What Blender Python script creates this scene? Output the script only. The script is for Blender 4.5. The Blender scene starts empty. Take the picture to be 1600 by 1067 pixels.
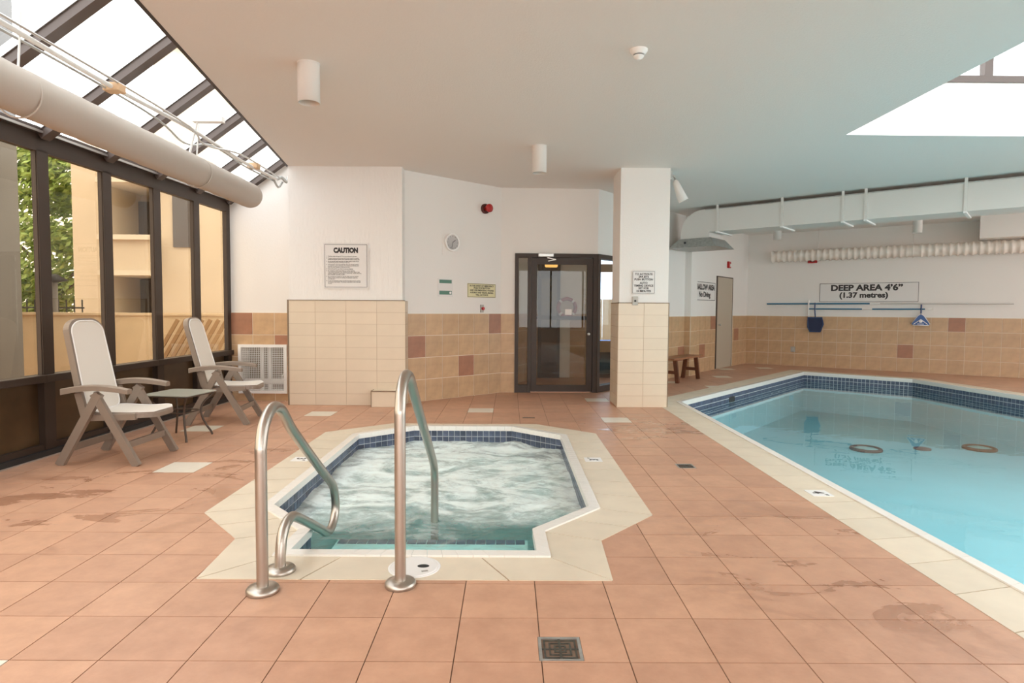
import bpy, bmesh, math, random
from mathutils import Vector, Matrix, noise
from mathutils.geometry import delaunay_2d_cdt

random.seed(7)
scene = bpy.context.scene
col = scene.collection
PI = math.pi

# ------------------------------------------------------------------ camera
T = 0.33                       # floor tile pitch
CAM_H = 3.9737 * T
F_PX, PITCH, YAW, ROLL = 968.36, 0.05124, 0.00416, 0.0064


def cam_basis():
    c, s = math.cos(PITCH), math.sin(PITCH)
    cy, sy = math.cos(YAW), math.sin(YAW)
    cr, sr = math.cos(ROLL), math.sin(ROLL)
    f = Vector((c * sy, c * cy, -s))
    xu = Vector((cy, -sy, 0))
    vd = Vector((-s * sy, -s * cy, -c))
    right = cr * xu - sr * vd
    down = sr * xu + cr * vd
    return right, -down, -f


cd = bpy.data.cameras.new('camera')
cam = bpy.data.objects.new('camera', cd)
col.objects.link(cam)
r_, u_, b_ = cam_basis()
cam.matrix_world = Matrix(((r_.x, u_.x, b_.x, 0), (r_.y, u_.y, b_.y, 0), (r_.z, u_.z, b_.z, CAM_H), (0, 0, 0, 1)))
cd.sensor_width = 36
cd.lens = F_PX / 1600 * 36
cd.clip_start, cd.clip_end = 0.05, 300
scene.camera = cam

# ------------------------------------------------------------------ world, light, exposure
world = bpy.data.worlds.new('sky')
scene.world = world
world.use_nodes = True
bg = world.node_tree.nodes['Background']
bg.inputs[0].default_value = (1.0, 0.975, 0.945, 1)
bg.inputs[1].default_value = 9.0

scene.view_settings.view_transform = 'Standard'
scene.view_settings.look = 'None'
scene.view_settings.exposure = -0.60
scene.view_settings.gamma = 1
scene.view_settings.use_curve_mapping = False
scene.cycles.use_denoising = True
try:
    scene.cycles.denoiser = 'OPENIMAGEDENOISE'
    scene.cycles.denoising_input_passes = 'RGB_ALBEDO_NORMAL'
except Exception:
    pass
scene.cycles.max_bounces = 12
scene.cycles.diffuse_bounces = 7
scene.cycles.glossy_bounces = 4
scene.cycles.transparent_max_bounces = 16
scene.cycles.transmission_bounces = 4
scene.cycles.sample_clamp_indirect = 12
scene.cycles.caustics_reflective = False
scene.cycles.caustics_refractive = False


def portal(name, loc, rot, sx, sy):
    l = bpy.data.lights.new(name, 'AREA')
    l.shape = 'RECTANGLE'
    l.size, l.size_y = sx, sy
    l.cycles.is_portal = True
    o = bpy.data.objects.new(name, l)
    col.objects.link(o)
    o.location = loc
    o.rotation_euler = rot


CEIL = 3.21
# skylight over the pool, window wall, roof glazing, windows of the pool side and behind the camera
portal('daylight_portal', (5.7, 3.6, 3.30), (0, 0, 0), 4.2, 6.3)
portal('daylight_portal', (-4.25, 2.0, 1.7), (0, -PI / 2, 0), 2.2, 14.0)
portal('daylight_portal', (-2.9, 1.8, 3.75), (0, math.radians(-36), 0), 2.6, 14.2)
portal('daylight_portal', (11.85, 4.0, 1.75), (0, PI / 2, 0), 2.4, 11.5)
portal('daylight_portal', (4.0, -5.4, 1.75), (-PI / 2, 0, 0), 13.0, 2.4)

# ------------------------------------------------------------------ helpers


def tag(o, label=None, cat=None, group=None, kind=None):
    if label: o['label'] = label
    if cat: o['category'] = cat
    if group: o['group'] = group
    if kind: o['kind'] = kind
    return o


def empty(name, loc=(0, 0, 0), rz=0.0):
    o = bpy.data.objects.new(name, None)
    o.empty_display_size = 0.1
    col.objects.link(o)
    o.location = loc
    o.rotation_euler = (0, 0, rz)
    return o


def link(name, me, parent=None, loc=None, rot=None):
    o = bpy.data.objects.new(name, me)
    col.objects.link(o)
    if parent: o.parent = parent
    if loc is not None: o.location = loc
    if rot is not None: o.rotation_euler = rot
    return o


class MB:
    def __init__(s):
        s.v, s.f, s.sm = [], [], []

    def add(s, vs, fs, smooth=False, m=None):
        b = len(s.v)
        s.v += [tuple(m @ Vector(p)) if m else tuple(p) for p in vs]
        s.f += [tuple(b + i for i in f) for f in fs]
        s.sm += [smooth] * len(fs)
        return s

    def box(s, x0, x1, y0, y1, z0, z1, m=None):
        return s.add([(x0, y0, z0), (x1, y0, z0), (x1, y1, z0), (x0, y1, z0), (x0, y0, z1), (x1, y0, z1), (x1, y1, z1), (x0, y1, z1)],
                     [(0, 3, 2, 1), (4, 5, 6, 7), (0, 1, 5, 4), (1, 2, 6, 5), (2, 3, 7, 6), (3, 0, 4, 7)], m=m)

    def bbox(s, x0, x1, y0, y1, z0, z1, b=0.005, m=None):
        """box with chamfered edges"""
        bm = bmesh.new()
        bmesh.ops.create_cube(bm, size=1)
        for v in bm.verts:
            v.co = ((x0 + x1) / 2 + v.co.x * (x1 - x0), (y0 + y1) / 2 + v.co.y * (y1 - y0), (z0 + z1) / 2 + v.co.z * (z1 - z0))
        bmesh.ops.bevel(bm, geom=bm.edges[:], offset=b, segments=2, affect='EDGES', profile=0.5)
        bm.verts.index_update()
        s.add([v.co for v in bm.verts], [[v.index for v in f.verts] for f in bm.faces], m=m)
        bm.free()
        return s

    def prism(s, poly, z0, z1, m=None):
        n = len(poly)
        a = sum(poly[i][0] * poly[(i + 1) % n][1] - poly[(i + 1) % n][0] * poly[i][1] for i in range(n))
        if a < 0: poly = poly[::-1]
        vs = [(p[0], p[1], z0) for p in poly] + [(p[0], p[1], z1) for p in poly]
        fs = [tuple(range(n - 1, -1, -1)), tuple(range(n, 2 * n))]
        fs += [(i, (i + 1) % n, n + (i + 1) % n, n + i) for i in range(n)]
        return s.add(vs, fs, m=m)

    def beam(s, a, b, w, h, up=(0, 0, 1), off=0.0):
        """rectangular bar from a to b; w across, h along up"""
        a, b = Vector(a), Vector(b)
        d = (b - a).normalized()
        x = d.cross(Vector(up)).normalized()
        y = x.cross(d)
        vs = []
        for p in (a, b):
            for sx, sy in ((-1, -1), (1, -1), (1, 1), (-1, 1)):
                vs.append(p + x * sx * w / 2 + y * (sy * h / 2 + off))
        return s.add(vs, [(0, 1, 2, 3), (7, 6, 5, 4), (0, 4, 5, 1), (1, 5, 6, 2), (2, 6, 7, 3), (3, 7, 4, 0)])

    def tube(s, path, r, seg=12, cap=True, closed=False):
        pts = [Vector(p) for p in path]
        n = len(pts)
        rs = r if isinstance(r, (list, tuple)) else [r] * n
        up = None
        vs, fs = [], []
        for i, p in enumerate(pts):
            if closed:
                d = (pts[(i + 1) % n] - pts[i - 1]).normalized()
            else:
                d = (pts[min(i + 1, n - 1)] - pts[max(i - 1, 0)]).normalized()
            if up is None:
                up = Vector((0, 0, 1)) if abs(d.z) < .9 else Vector((1, 0, 0))
            x = d.cross(up).normalized()
            up = x.cross(d).normalized()
            for k in range(seg):
                a = 2 * PI * k / seg
                vs.append(p + (x * math.cos(a) + up * math.sin(a)) * rs[i])
        m = n if closed else n - 1
        for i in range(m):
            for k in range(seg):
                j = (i + 1) % n
                fs.append((i * seg + k, i * seg + (k + 1) % seg, j * seg + (k + 1) % seg, j * seg + k))
        s.add(vs, fs, True)
        if cap and not closed:
            s.add(vs[:seg], [tuple(range(seg))])
            s.add(vs[-seg:], [tuple(range(seg - 1, -1, -1))])
        return s

    def lathe(s, prof, seg=24, m=None, smooth=True, cap=True):
        """prof: (r, z) pairs"""
        vs, fs = [], []
        for r, z in prof:
            for k in range(seg):
                a = 2 * PI * k / seg
                vs.append((r * math.cos(a), r * math.sin(a), z))
        for i in range(len(prof) - 1):
            for k in range(seg):
                fs.append((i * seg + k, i * seg + (k + 1) % seg, (i + 1) * seg + (k + 1) % seg, (i + 1) * seg + k))
        s.add(vs, fs, smooth, m)
        if cap:
            n = len(prof) - 1
            s.add(vs[:seg], [tuple(range(seg - 1, -1, -1))], False, m)
            s.add(vs[n * seg:], [tuple(range(seg))], False, m)
        return s

    def mesh(s, name, mat):
        me = bpy.data.meshes.new(name)
        me.from_pydata(s.v, [], s.f)
        me.polygons.foreach_set('use_smooth', s.sm)
        if mat: me.materials.append(mat)
        me.update()
        return me

    def build(s, name, mat, parent=None, loc=None, rot=None):
        return link(name, s.mesh(name, mat), parent, loc, rot)


def pip(x, y, poly):
    r = False
    n = len(poly)
    for i in range(n):
        x1, y1 = poly[i][:2]
        x2, y2 = poly[(i + 1) % n][:2]
        if (y1 > y) != (y2 > y) and x < (x2 - x1) * (y - y1) / (y2 - y1) + x1:
            r = not r
    return r


def region(outer, holes=(), extra=()):
    """triangulate outer minus holes (and inside every polygon of extra)"""
    vs, es = [], []
    for poly in [outer] + list(holes) + list(extra):
        b = len(vs)
        vs += [Vector((p[0], p[1])) for p in poly]
        es += [(b + i, b + (i + 1) % len(poly)) for i in range(len(poly))]
    V, _, Fs, *_r = delaunay_2d_cdt(vs, es, [], 0, 1e-6)
    out = []
    for f in Fs:
        cx = sum(V[i].x for i in f) / 3
        cy = sum(V[i].y for i in f) / 3
        if pip(cx, cy, outer) and not any(pip(cx, cy, h) for h in holes) and all(pip(cx, cy, e) for e in extra):
            a, b, c = (V[i] for i in f)
            if (b - a).cross(c - a) < 0: f = f[::-1]
            out.append(tuple(f))
    return [(v.x, v.y) for v in V], out


def slab(mb, V, F, z0, z1):
    n = len(V)
    cnt = {}
    for f in F:
        for i in range(3):
            e = (f[i], f[(i + 1) % 3])
            cnt[e] = 1
    vs = [(x, y, z0) for x, y in V] + [(x, y, z1) for x, y in V]
    fs = [tuple(i + n for i in f) for f in F] + [f[::-1] for f in F]
    for (a, b) in cnt:
        if (b, a) not in cnt: fs.append((a, b, b + n, a + n))
    mb.add(vs, fs)
    return mb


# ------------------------------------------------------------------ materials


def nmat(name):
    m = bpy.data.materials.new(name)
    m.use_nodes = True
    nt = m.node_tree
    return m, nt, nt.nodes['Principled BSDF'], nt.nodes['Material Output']


def N(nt, kind, **kw):
    n = nt.nodes.new(kind)
    for k, v in kw.items(): setattr(n, k, v)
    return n


def ramp(nt, stops):
    n = N(nt, 'ShaderNodeValToRGB')
    e = n.color_ramp.elements
    e[0].position, e[0].color = stops[0][0], (*stops[0][1], 1)
    e[1].position, e[1].color = stops[-1][0], (*stops[-1][1], 1)
    for p, c in stops[1:-1]:
        k = e.new(p)
        k.color = (*c, 1)
    return n


def noise_tex(nt, scale, detail=3, rough=.55, coord='Object', stretch=None, dist=0.0):
    tc = N(nt, 'ShaderNodeTexCoord')
    nz = N(nt, 'ShaderNodeTexNoise')
    nz.inputs['Scale'].default_value = scale
    nz.inputs['Detail'].default_value = detail
    nz.inputs['Roughness'].default_value = rough
    nz.inputs['Distortion'].default_value = dist
    if coord != 'World':
        src = tc.outputs[coord]
    else:
        src = N(nt, 'ShaderNodeNewGeometry').outputs['Position']
    if stretch:
        mp = N(nt, 'ShaderNodeMapping')
        mp.inputs['Scale'].default_value = stretch
        nt.links.new(src, mp.inputs['Vector'])
        src = mp.outputs['Vector']
    nt.links.new(src, nz.inputs['Vector'])
    return nz


def simple(name, c, rough=.5, metal=0.0, var=0.0, vscale=6, bump=0.0, bscale=60, stretch=None, rnd=0.0, spec=None, world_=False):
    m, nt, p, out = nmat(name)
    p.inputs['Base Color'].default_value = (*c, 1)
    p.inputs['Roughness'].default_value = rough
    p.inputs['Metallic'].default_value = metal
    if spec is not None: p.inputs['Specular IOR Level'].default_value = spec
    coord = 'World' if world_ else 'Object'
    last = None
    if var:
        nz = noise_tex(nt, vscale, coord=coord)
        rp = ramp(nt, [(.3, tuple(x * (1 - var) for x in c)), (.7, tuple(min(1, x * (1 + var)) for x in c))])
        nt.links.new(nz.outputs['Fac'], rp.inputs['Fac'])
        last = rp.outputs['Color']
    if rnd:
        oi = N(nt, 'ShaderNodeObjectInfo')
        hs = N(nt, 'ShaderNodeHueSaturation')
        mr = N(nt, 'ShaderNodeMapRange')
        mr.inputs['To Min'].default_value = 1 - rnd
        mr.inputs['To Max'].default_value = 1 + rnd
        nt.links.new(oi.outputs['Random'], mr.inputs['Value'])
        nt.links.new(mr.outputs['Result'], hs.inputs['Value'])
        hs.inputs['Color'].default_value = (*c, 1)
        if last: nt.links.new(last, hs.inputs['Color'])
        last = hs.outputs['Color']
    if last: nt.links.new(last, p.inputs['Base Color'])
    if bump:
        nb = noise_tex(nt, bscale, 4, coord=coord, stretch=stretch)
        bp = N(nt, 'ShaderNodeBump')
        bp.inputs['Strength'].default_value = bump
        bp.inputs['Distance'].default_value = 0.01
        nt.links.new(nb.outputs['Fac'], bp.inputs['Height'])
        nt.links.new(bp.outputs['Normal'], p.inputs['Normal'])
    return m


def glass(name, tint, ior=1.45, rough=0.0):
    m, nt, p, out = nmat(name)
    nt.nodes.remove(p)
    fr = N(nt, 'ShaderNodeFresnel')
    fr.inputs['IOR'].default_value = ior
    tr = N(nt, 'ShaderNodeBsdfTransparent')
    tr.inputs['Color'].default_value = (*tint, 1)
    gl = N(nt, 'ShaderNodeBsdfGlossy')
    gl.inputs['Roughness'].default_value = rough
    gl.inputs['Color'].default_value = (1, 1, 1, 1)
    mx = N(nt, 'ShaderNodeMixShader')
    # a thin pane: the same Fresnel weight from both sides
    ge = N(nt, 'ShaderNodeNewGeometry')
    mul = N(nt, 'ShaderNodeMath', operation='MULTIPLY')
    sub = N(nt, 'ShaderNodeMath', operation='SUBTRACT')
    sub.inputs[0].default_value = 1
    nt.links.new(ge.outputs['Backfacing'], sub.inputs[1])
    nt.links.new(fr.outputs['Fac'], mul.inputs[0])
    nt.links.new(sub.outputs['Value'], mul.inputs[1])
    nt.links.new(mul.outputs['Value'], mx.inputs['Fac'])
    nt.links.new(tr.outputs['BSDF'], mx.inputs[1])
    nt.links.new(gl.outputs['BSDF'], mx.inputs[2])
    nt.links.new(mx.outputs['Shader'], out.inputs['Surface'])
    return m


def emit(name, c, s):
    m, nt, p, out = nmat(name)
    p.inputs['Base Color'].default_value = (*c, 1)
    p.inputs['Emission Color'].default_value = (*c, 1)
    p.inputs['Emission Strength'].default_value = s
    return m


M = {}


def floor_material():
    m, nt, p, out = nmat('terracotta floor tile')
    L = nt.links.new
    geo = N(nt, 'ShaderNodeNewGeometry')
    # one tone per tile
    sub = N(nt, 'ShaderNodeVectorMath', operation='SUBTRACT')
    sub.inputs[1].default_value = (.389 * T, 6.8056 * T, 0)
    dv = N(nt, 'ShaderNodeVectorMath', operation='DIVIDE')
    dv.inputs[1].default_value = (T, T, 1)
    fl = N(nt, 'ShaderNodeVectorMath', operation='FLOOR')
    mz = N(nt, 'ShaderNodeVectorMath', operation='MULTIPLY')
    mz.inputs[1].default_value = (1, 1, 0)
    L(geo.outputs['Position'], sub.inputs[0]); L(sub.outputs[0], dv.inputs[0]); L(dv.outputs[0], fl.inputs[0]); L(fl.outputs[0], mz.inputs[0])
    wn = N(nt, 'ShaderNodeTexWhiteNoise')
    L(mz.outputs[0], wn.inputs['Vector'])
    base = ramp(nt, [(0, (.52, .29, .19)), (1, (.60, .345, .225))])
    L(wn.outputs['Value'], base.inputs['Fac'])
    # soft mottling
    n1 = noise_tex(nt, 7, 5, .65, 'World', (1, 1, 1))
    m1 = N(nt, 'ShaderNodeMix', data_type='RGBA', blend_type='MULTIPLY')
    r1 = ramp(nt, [(.3, (.86, .84, .83)), (.7, (1.06, 1.06, 1.06))])
    L(n1.outputs['Fac'], r1.inputs['Fac'])
    m1.inputs[0].default_value = 1
    L(base.outputs['Color'], m1.inputs[6]); L(r1.outputs['Color'], m1.inputs[7])
    # wet foot marks and splashes
    n2 = noise_tex(nt, 2.3, 5, .62, 'World', (.75, 1.35, 1), .9)
    r2 = ramp(nt, [(.53, (0, 0, 0)), (.58, (1, 1, 1))])
    L(n2.outputs['Fac'], r2.inputs['Fac'])
    # splashes lie where people leave the water: by the chairs and along the pool
    tot = None
    for cx_, cy_, rad_ in ((-2.9, 4.1, 1.5), (-2.0, 5.2, 1.0), (1.75, 3.2, 1.25), (1.5, 6.9, 1.2)):
        vd = N(nt, 'ShaderNodeVectorMath', operation='DISTANCE')
        vd.inputs[1].default_value = (cx_, cy_, 0)
        L(geo.outputs['Position'], vd.inputs[0])
        mr = N(nt, 'ShaderNodeMapRange')
        mr.inputs['From Min'].default_value = rad_
        mr.inputs['From Max'].default_value = rad_ * .35
        L(vd.outputs['Value'], mr.inputs['Value'])
        if tot is None: tot = mr.outputs['Result']
        else:
            mx_ = N(nt, 'ShaderNodeMath', operation='MAXIMUM')
            L(tot, mx_.inputs[0]); L(mr.outputs['Result'], mx_.inputs[1])
            tot = mx_.outputs[0]
    wet = N(nt, 'ShaderNodeMath', operation='MULTIPLY')
    L(r2.outputs['Color'], wet.inputs[0]); L(tot, wet.inputs[1])
    m2 = N(nt, 'ShaderNodeMix', data_type='RGBA', blend_type='MULTIPLY')
    m2.inputs[7].default_value = (.80, .75, .73, 1)
    L(wet.outputs[0], m2.inputs[0]); L(m1.outputs[2], m2.inputs[6])
    L(m2.outputs[2], p.inputs['Base Color'])
    rr = N(nt, 'ShaderNodeMapRange')
    rr.inputs['To Min'].default_value = .42
    rr.inputs['To Max'].default_value = .2
    L(wet.outputs[0], rr.inputs['Value']); L(rr.outputs['Result'], p.inputs['Roughness'])
    nb = noise_tex(nt, 60, 4, .6, 'World')
    bp = N(nt, 'ShaderNodeBump')
    bp.inputs['Strength'].default_value = .12
    bp.inputs['Distance'].default_value = .004
    L(nb.outputs['Fac'], bp.inputs['Height']); L(bp.outputs['Normal'], p.inputs['Normal'])
    return m


def water_material():
    m, nt, p, out = nmat('pool water')
    nt.nodes.remove(p)
    L = nt.links.new
    nz = noise_tex(nt, 1.3, 3, .5, 'World', (1, 1.6, 1), .6)
    bp = N(nt, 'ShaderNodeBump')
    bp.inputs['Strength'].default_value = .045
    bp.inputs['Distance'].default_value = .05
    L(nz.outputs['Fac'], bp.inputs['Height'])
    fr = N(nt, 'ShaderNodeFresnel')
    fr.inputs['IOR'].default_value = 1.33
    L(bp.outputs['Normal'], fr.inputs['Normal'])
    tr = N(nt, 'ShaderNodeBsdfTransparent')
    tr.inputs['Color'].default_value = (.83, .965, .975, 1)
    gl = N(nt, 'ShaderNodeBsdfGlossy')
    gl.inputs['Roughness'].default_value = .015
    L(bp.outputs['Normal'], gl.inputs['Normal'])
    ge = N(nt, 'ShaderNodeNewGeometry')
    sub = N(nt, 'ShaderNodeMath', operation='SUBTRACT')
    sub.inputs[0].default_value = 1
    mul = N(nt, 'ShaderNodeMath', operation='MULTIPLY')
    L(ge.outputs['Backfacing'], sub.inputs[1]); L(fr.outputs['Fac'], mul.inputs[0]); L(sub.outputs[0], mul.inputs[1])
    mx = N(nt, 'ShaderNodeMixShader')
    L(mul.outputs[0], mx.inputs['Fac']); L(tr.outputs[0], mx.inputs[1]); L(gl.outputs[0], mx.inputs[2])
    L(mx.outputs[0], out.inputs['Surface'])
    return m


def spa_water_material():
    m, nt, p, out = nmat('bubbling spa water')
    L = nt.links.new
    # foam streaks
    nz = noise_tex(nt, 1.15, 8, .62, 'World', (.9, 1.4, 1), 2.8)
    nf = noise_tex(nt, 9, 6, .7, 'World', (1, 1.3, 1), .8)
    ad = N(nt, 'ShaderNodeMix', data_type='FLOAT')
    ad.inputs[0].default_value = .3
    L(nz.outputs['Fac'], ad.inputs[2]); L(nf.outputs['Fac'], ad.inputs[3])
    # less foam over the entry step
    geo = N(nt, 'ShaderNodeNewGeometry')
    sx = N(nt, 'ShaderNodeSeparateXYZ')
    L(geo.outputs['Position'], sx.inputs[0])
    mr = N(nt, 'ShaderNodeMapRange')
    mr.inputs['From Min'].default_value = 3.75
    mr.inputs['From Max'].default_value = 4.55
    mr.inputs['To Min'].default_value = -.34
    mr.inputs['To Max'].default_value = 0
    L(sx.outputs['Y'], mr.inputs['Value'])
    a2 = N(nt, 'ShaderNodeMath', operation='ADD')
    L(ad.outputs[0], a2.inputs[0]); L(mr.outputs['Result'], a2.inputs[1])
    foam = ramp(nt, [(.25, (.03, .03, .03)), (.38, (.34, .34, .34)), (.45, (.56, .56, .56)), (.51, (.88, .88, .88)), (.57, (1, 1, 1))])
    L(a2.outputs[0], foam.inputs['Fac'])
    p.inputs['Base Color'].default_value = (.82, .93, .92, 1)
    p.inputs['Roughness'].default_value = .35
    p.inputs['IOR'].default_value = 1.33
    tr = N(nt, 'ShaderNodeBsdfTransparent')
    tr.inputs['Color'].default_value = (.74, .93, .92, 1)
    gl = N(nt, 'ShaderNodeBsdfGlossy')
    gl.inputs['Roughness'].default_value = .06
    fr = N(nt, 'ShaderNodeFresnel')
    fr.inputs['IOR'].default_value = 1.33
    sub = N(nt, 'ShaderNodeMath', operation='SUBTRACT')
    sub.inputs[0].default_value = 1
    mul = N(nt, 'ShaderNodeMath', operation='MULTIPLY')
    L(geo.outputs['Backfacing'], sub.inputs[1]); L(fr.outputs['Fac'], mul.inputs[0]); L(sub.outputs[0], mul.inputs[1])
    wm = N(nt, 'ShaderNodeMixShader')
    L(mul.outputs[0], wm.inputs['Fac']); L(tr.outputs[0], wm.inputs[1]); L(gl.outputs[0], wm.inputs[2])
    mx = N(nt, 'ShaderNodeMixShader')
    L(foam.outputs['Color'], mx.inputs['Fac']); L(wm.outputs[0], mx.inputs[1]); L(p.outputs[0], mx.inputs[2])
    L(mx.outputs[0], out.inputs['Surface'])
    nb = noise_tex(nt, 14, 5, .6, 'World', (1, 1.4, 1), .5)
    bp = N(nt, 'ShaderNodeBump')
    bp.inputs['Strength'].default_value = .5
    bp.inputs['Distance'].default_value = .02
    L(nb.outputs['Fac'], bp.inputs['Height'])
    for q in (p.inputs['Normal'], gl.inputs['Normal'], fr.inputs['Normal']): L(bp.outputs['Normal'], q)
    return m


M['floor'] = floor_material()
M['floor_white'] = simple('white floor tile', (.72, .66, .56), .4, var=.04)
M['grout'] = simple('brown grout', (.20, .13, .09), .9, var=.2, vscale=4)
M['coping'] = simple('cream coping tile', (.70, .61, .48), .45, var=.05, vscale=5, rnd=.03)
M['coping_grout'] = simple('tan coping grout', (.40, .28, .18), .9)
M['rim'] = simple('white glazed rim tile', (.82, .79, .74), .25, rnd=.02)
M['mosaic'] = simple('blue mosaic tile', (.085, .106, .158), .25, spec=.3, rnd=.3, var=.25, vscale=14)
M['mosaic_grout'] = simple('white mosaic grout', (.62, .66, .68), .8)
M['basin'] = simple('pale blue pool plaster', (.33, .60, .67), .7, var=.03, vscale=2)
M['spa_basin'] = simple('grey green spa plaster', (.64, .87, .86), .7, var=.06, vscale=2)
M['water'] = water_material()
M['spa_water'] = spa_water_material()
M['plaster'] = simple('white wall plaster', (.80, .775, .74), .85, bump=.15, bscale=55, world_=True)
M['stucco'] = simple('combed white stucco', (.82, .80, .77), .85, bump=.9, bscale=20, stretch=(1.6, 1.6, .45), world_=True)
M['ceiling'] = simple('stippled ceiling plaster', (.80, .77, .735), .9, bump=.35, bscale=70, world_=True)
M['wall_tile'] = simple('tan wall tile', (.53, .345, .195), .38, var=.10, vscale=8, rnd=.05)
M['wall_tile_red'] = simple('red brown wall tile', (.36, .165, .095), .4, var=.12, vscale=8, rnd=.05)
M['wall_grout'] = simple('pale wall grout', (.74, .63, .49), .9)
M['beige_tile'] = simple('beige glazed tile', (.70, .59, .455), .28, var=.03, vscale=3, rnd=.02)
M['beige_grout'] = simple('beige grout', (.56, .45, .33), .9)
M['edge_trim'] = simple('brown edge trim', (.24, .17, .11), .6)
M['bronze'] = simple('dark bronze aluminium', (.042, .026, .018), .5, .1, var=.15, vscale=2)
M['bronze_panel'] = simple('dark bronze panel', (.085, .05, .022), .35, .2, var=.3, vscale=3)
M['bronze_frame_roof'] = simple('bronze roof bar', (.10, .075, .065), .45, .2)
M['steel'] = simple('brushed stainless steel', (.50, .45, .40), .34, 1.0, bump=.05, bscale=200)
M['alu'] = simple('aluminium', (.62, .61, .59), .35, .9)
M['galv'] = simple('galvanised steel', (.45, .45, .43), .45, .7, var=.15, vscale=20)
M['white_paint'] = simple('white painted metal', (.72, .69, .65), .5)
M['duct_fabric'] = simple('white duct cloth', (.47, .42, .37), .8, bump=.1, bscale=30)
M['flex'] = simple('white ribbed duct', (.80, .74, .67), .6)
M['resin'] = simple('taupe resin', (.25, .195, .155), .42, bump=.05, bscale=90)
M['sling'] = simple('off white sling mesh', (.74, .69, .62), .75, bump=.2, bscale=300)
M['piping'] = simple('white piping', (.82, .80, .77), .6)
M['table_metal'] = simple('brown powder coated steel', (.09, .065, .05), .45, .3)
M['glass_bronze'] = glass('bronze tinted glass', (.71, .665, .585))
M['glass_clear'] = glass('clear glass', (.93, .95, .96))
M['glass_roof'] = glass('roof glass', (.86, .89, .91))
M['glass_door'] = glass('door glass', (.70, .65, .57))
M['glass_table'] = glass('frosted table glass', (.80, .82, .77), 1.5, .12)
_nt = M['glass_table'].node_tree
_o = _nt.nodes['Material Output']
_m2, _df = N(_nt, 'ShaderNodeMixShader'), N(_nt, 'ShaderNodeBsdfDiffuse')
_df.inputs['Color'].default_value = (.62, .63, .56, 1)
_m2.inputs[0].default_value = .38
_src = _o.inputs['Surface'].links[0].from_socket
_nt.links.new(_src, _m2.inputs[1]); _nt.links.new(_df.outputs[0], _m2.inputs[2]); _nt.links.new(_m2.outputs[0], _o.inputs['Surface'])
M['red'] = simple('red enamel', (.45, .02, .02), .35)
M['dark'] = simple('black plastic', (.02, .02, .02), .5)
M['dark_grey'] = simple('dark grate metal', (.09, .085, .07), .5, .5, var=.3, vscale=40)
M['sign_white'] = simple('white sign board', (.74, .72, .70), .5)
M['sign_yellow'] = simple('pale yellow sign board', (.72, .66, .40), .5)
M['ink'] = simple('black ink', (.03, .025, .025), .6)
M['ink_orange'] = simple('orange ink', (.55, .20, .06), .6)
M['green'] = simple('green band', (.10, .22, .17), .6)
M['white'] = simple('white plastic', (.84, .83, .81), .4)
M['white_lid'] = simple('white skimmer lid', (.82, .80, .78), .4)
M['drain_ring'] = simple('brown drain ring', (.16, .07, .05), .5)
M['drain_cover'] = simple('pale drain cover', (.42, .62, .62), .5)
M['grey_plate'] = simple('grey switch plate', (.42, .40, .36), .5, .4)
M['door_paint'] = simple('grey beige door paint', (.47, .40, .31), .5)
M['wood'] = simple('reddish stained wood', (.12, .038, .016), .45, var=.3, vscale=9)
M['wood_top'] = simple('orange brown wood', (.31, .13, .055), .45, var=.2, vscale=9)
M['blue_plastic'] = simple('blue plastic', (.02, .055, .15), .4)
M['blue_net'] = simple('dark blue net', (.02, .03, .075), .8)
M['teal_pole'] = simple('teal pole', (.015, .15, .28), .35)
M['clamp_wood'] = simple('tan clamp', (.58, .38, .22), .7)
M['lamp_on'] = emit('lit lamp face', (1, .93, .80), 2.5)
M['lamp_warm'] = emit('warm ceiling lamp', (1, .62, .22), 3.0)
M['orange_ring'] = simple('orange red life ring', (.34, .045, .02), .5)
M['build_beige'] = simple('beige building render', (.60, .51, .39), .9, var=.05, vscale=.8)
M['build_light'] = simple('pale ledge concrete', (.70, .63, .52), .9)
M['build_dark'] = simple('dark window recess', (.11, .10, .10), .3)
M['build_grey'] = simple('grey concrete', (.16, .155, .15), .8, var=.1, vscale=1)
M['garden_wall'] = simple('yellow beige garden wall', (.66, .53, .36), .9, var=.05, vscale=3)
M['ground'] = simple('brown earth and paving', (.48, .30, .18), .95, var=.2, vscale=1.5)
M['slat'] = simple('brown timber slat', (.30, .185, .09), .7)
M['iron'] = simple('black iron', (.02, .02, .02), .5, .5)
M['leaf'] = simple('green leaf', (.30, .42, .12), .6, rnd=.2, var=.35, vscale=1.2, world_=True)
M['bark'] = simple('grey bark', (.14, .10, .07), .9)
M['blue_cover'] = simple('blue pool cover', (.03, .22, .62), .5)
M['reflection_dark'] = simple('dark green reflection', (.03, .045, .04), .5)


def text_mesh(body, size, mat, align='CENTER', bold=0.0, space=1.0, xs=1.0):
    cu = bpy.data.curves.new('lettering', 'FONT')
    cu.body = body
    cu.size = size
    cu.align_x = align
    cu.align_y = 'TOP_BASELINE'
    cu.space_line = space
    cu.offset = bold
    cu.extrude = .0008
    cu.resolution_u = 3
    o = bpy.data.objects.new('lettering', cu)
    col.objects.link(o)
    dg = bpy.context.evaluated_depsgraph_get()
    me = bpy.data.meshes.new_from_object(o.evaluated_get(dg))
    bpy.data.objects.remove(o)
    bpy.data.curves.remove(cu)
    me.materials.clear()
    me.materials.append(mat)
    if xs != 1.0:
        for v in me.vertices: v.co.x *= xs
    return me


def text_on_wall(name, body, size, mat, parent, x, z, y=-.0015, **kw):
    return link(name, text_mesh(body, size, mat, **kw), parent, (x, y, z), (PI / 2, 0, 0))


# ------------------------------------------------------------------ plan
WIN_A, WIN_B = (-4.30, -.5), (-3.955, 8.74)


def win_x(y): return -4.10 + .038 * (y - 4.9)


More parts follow.
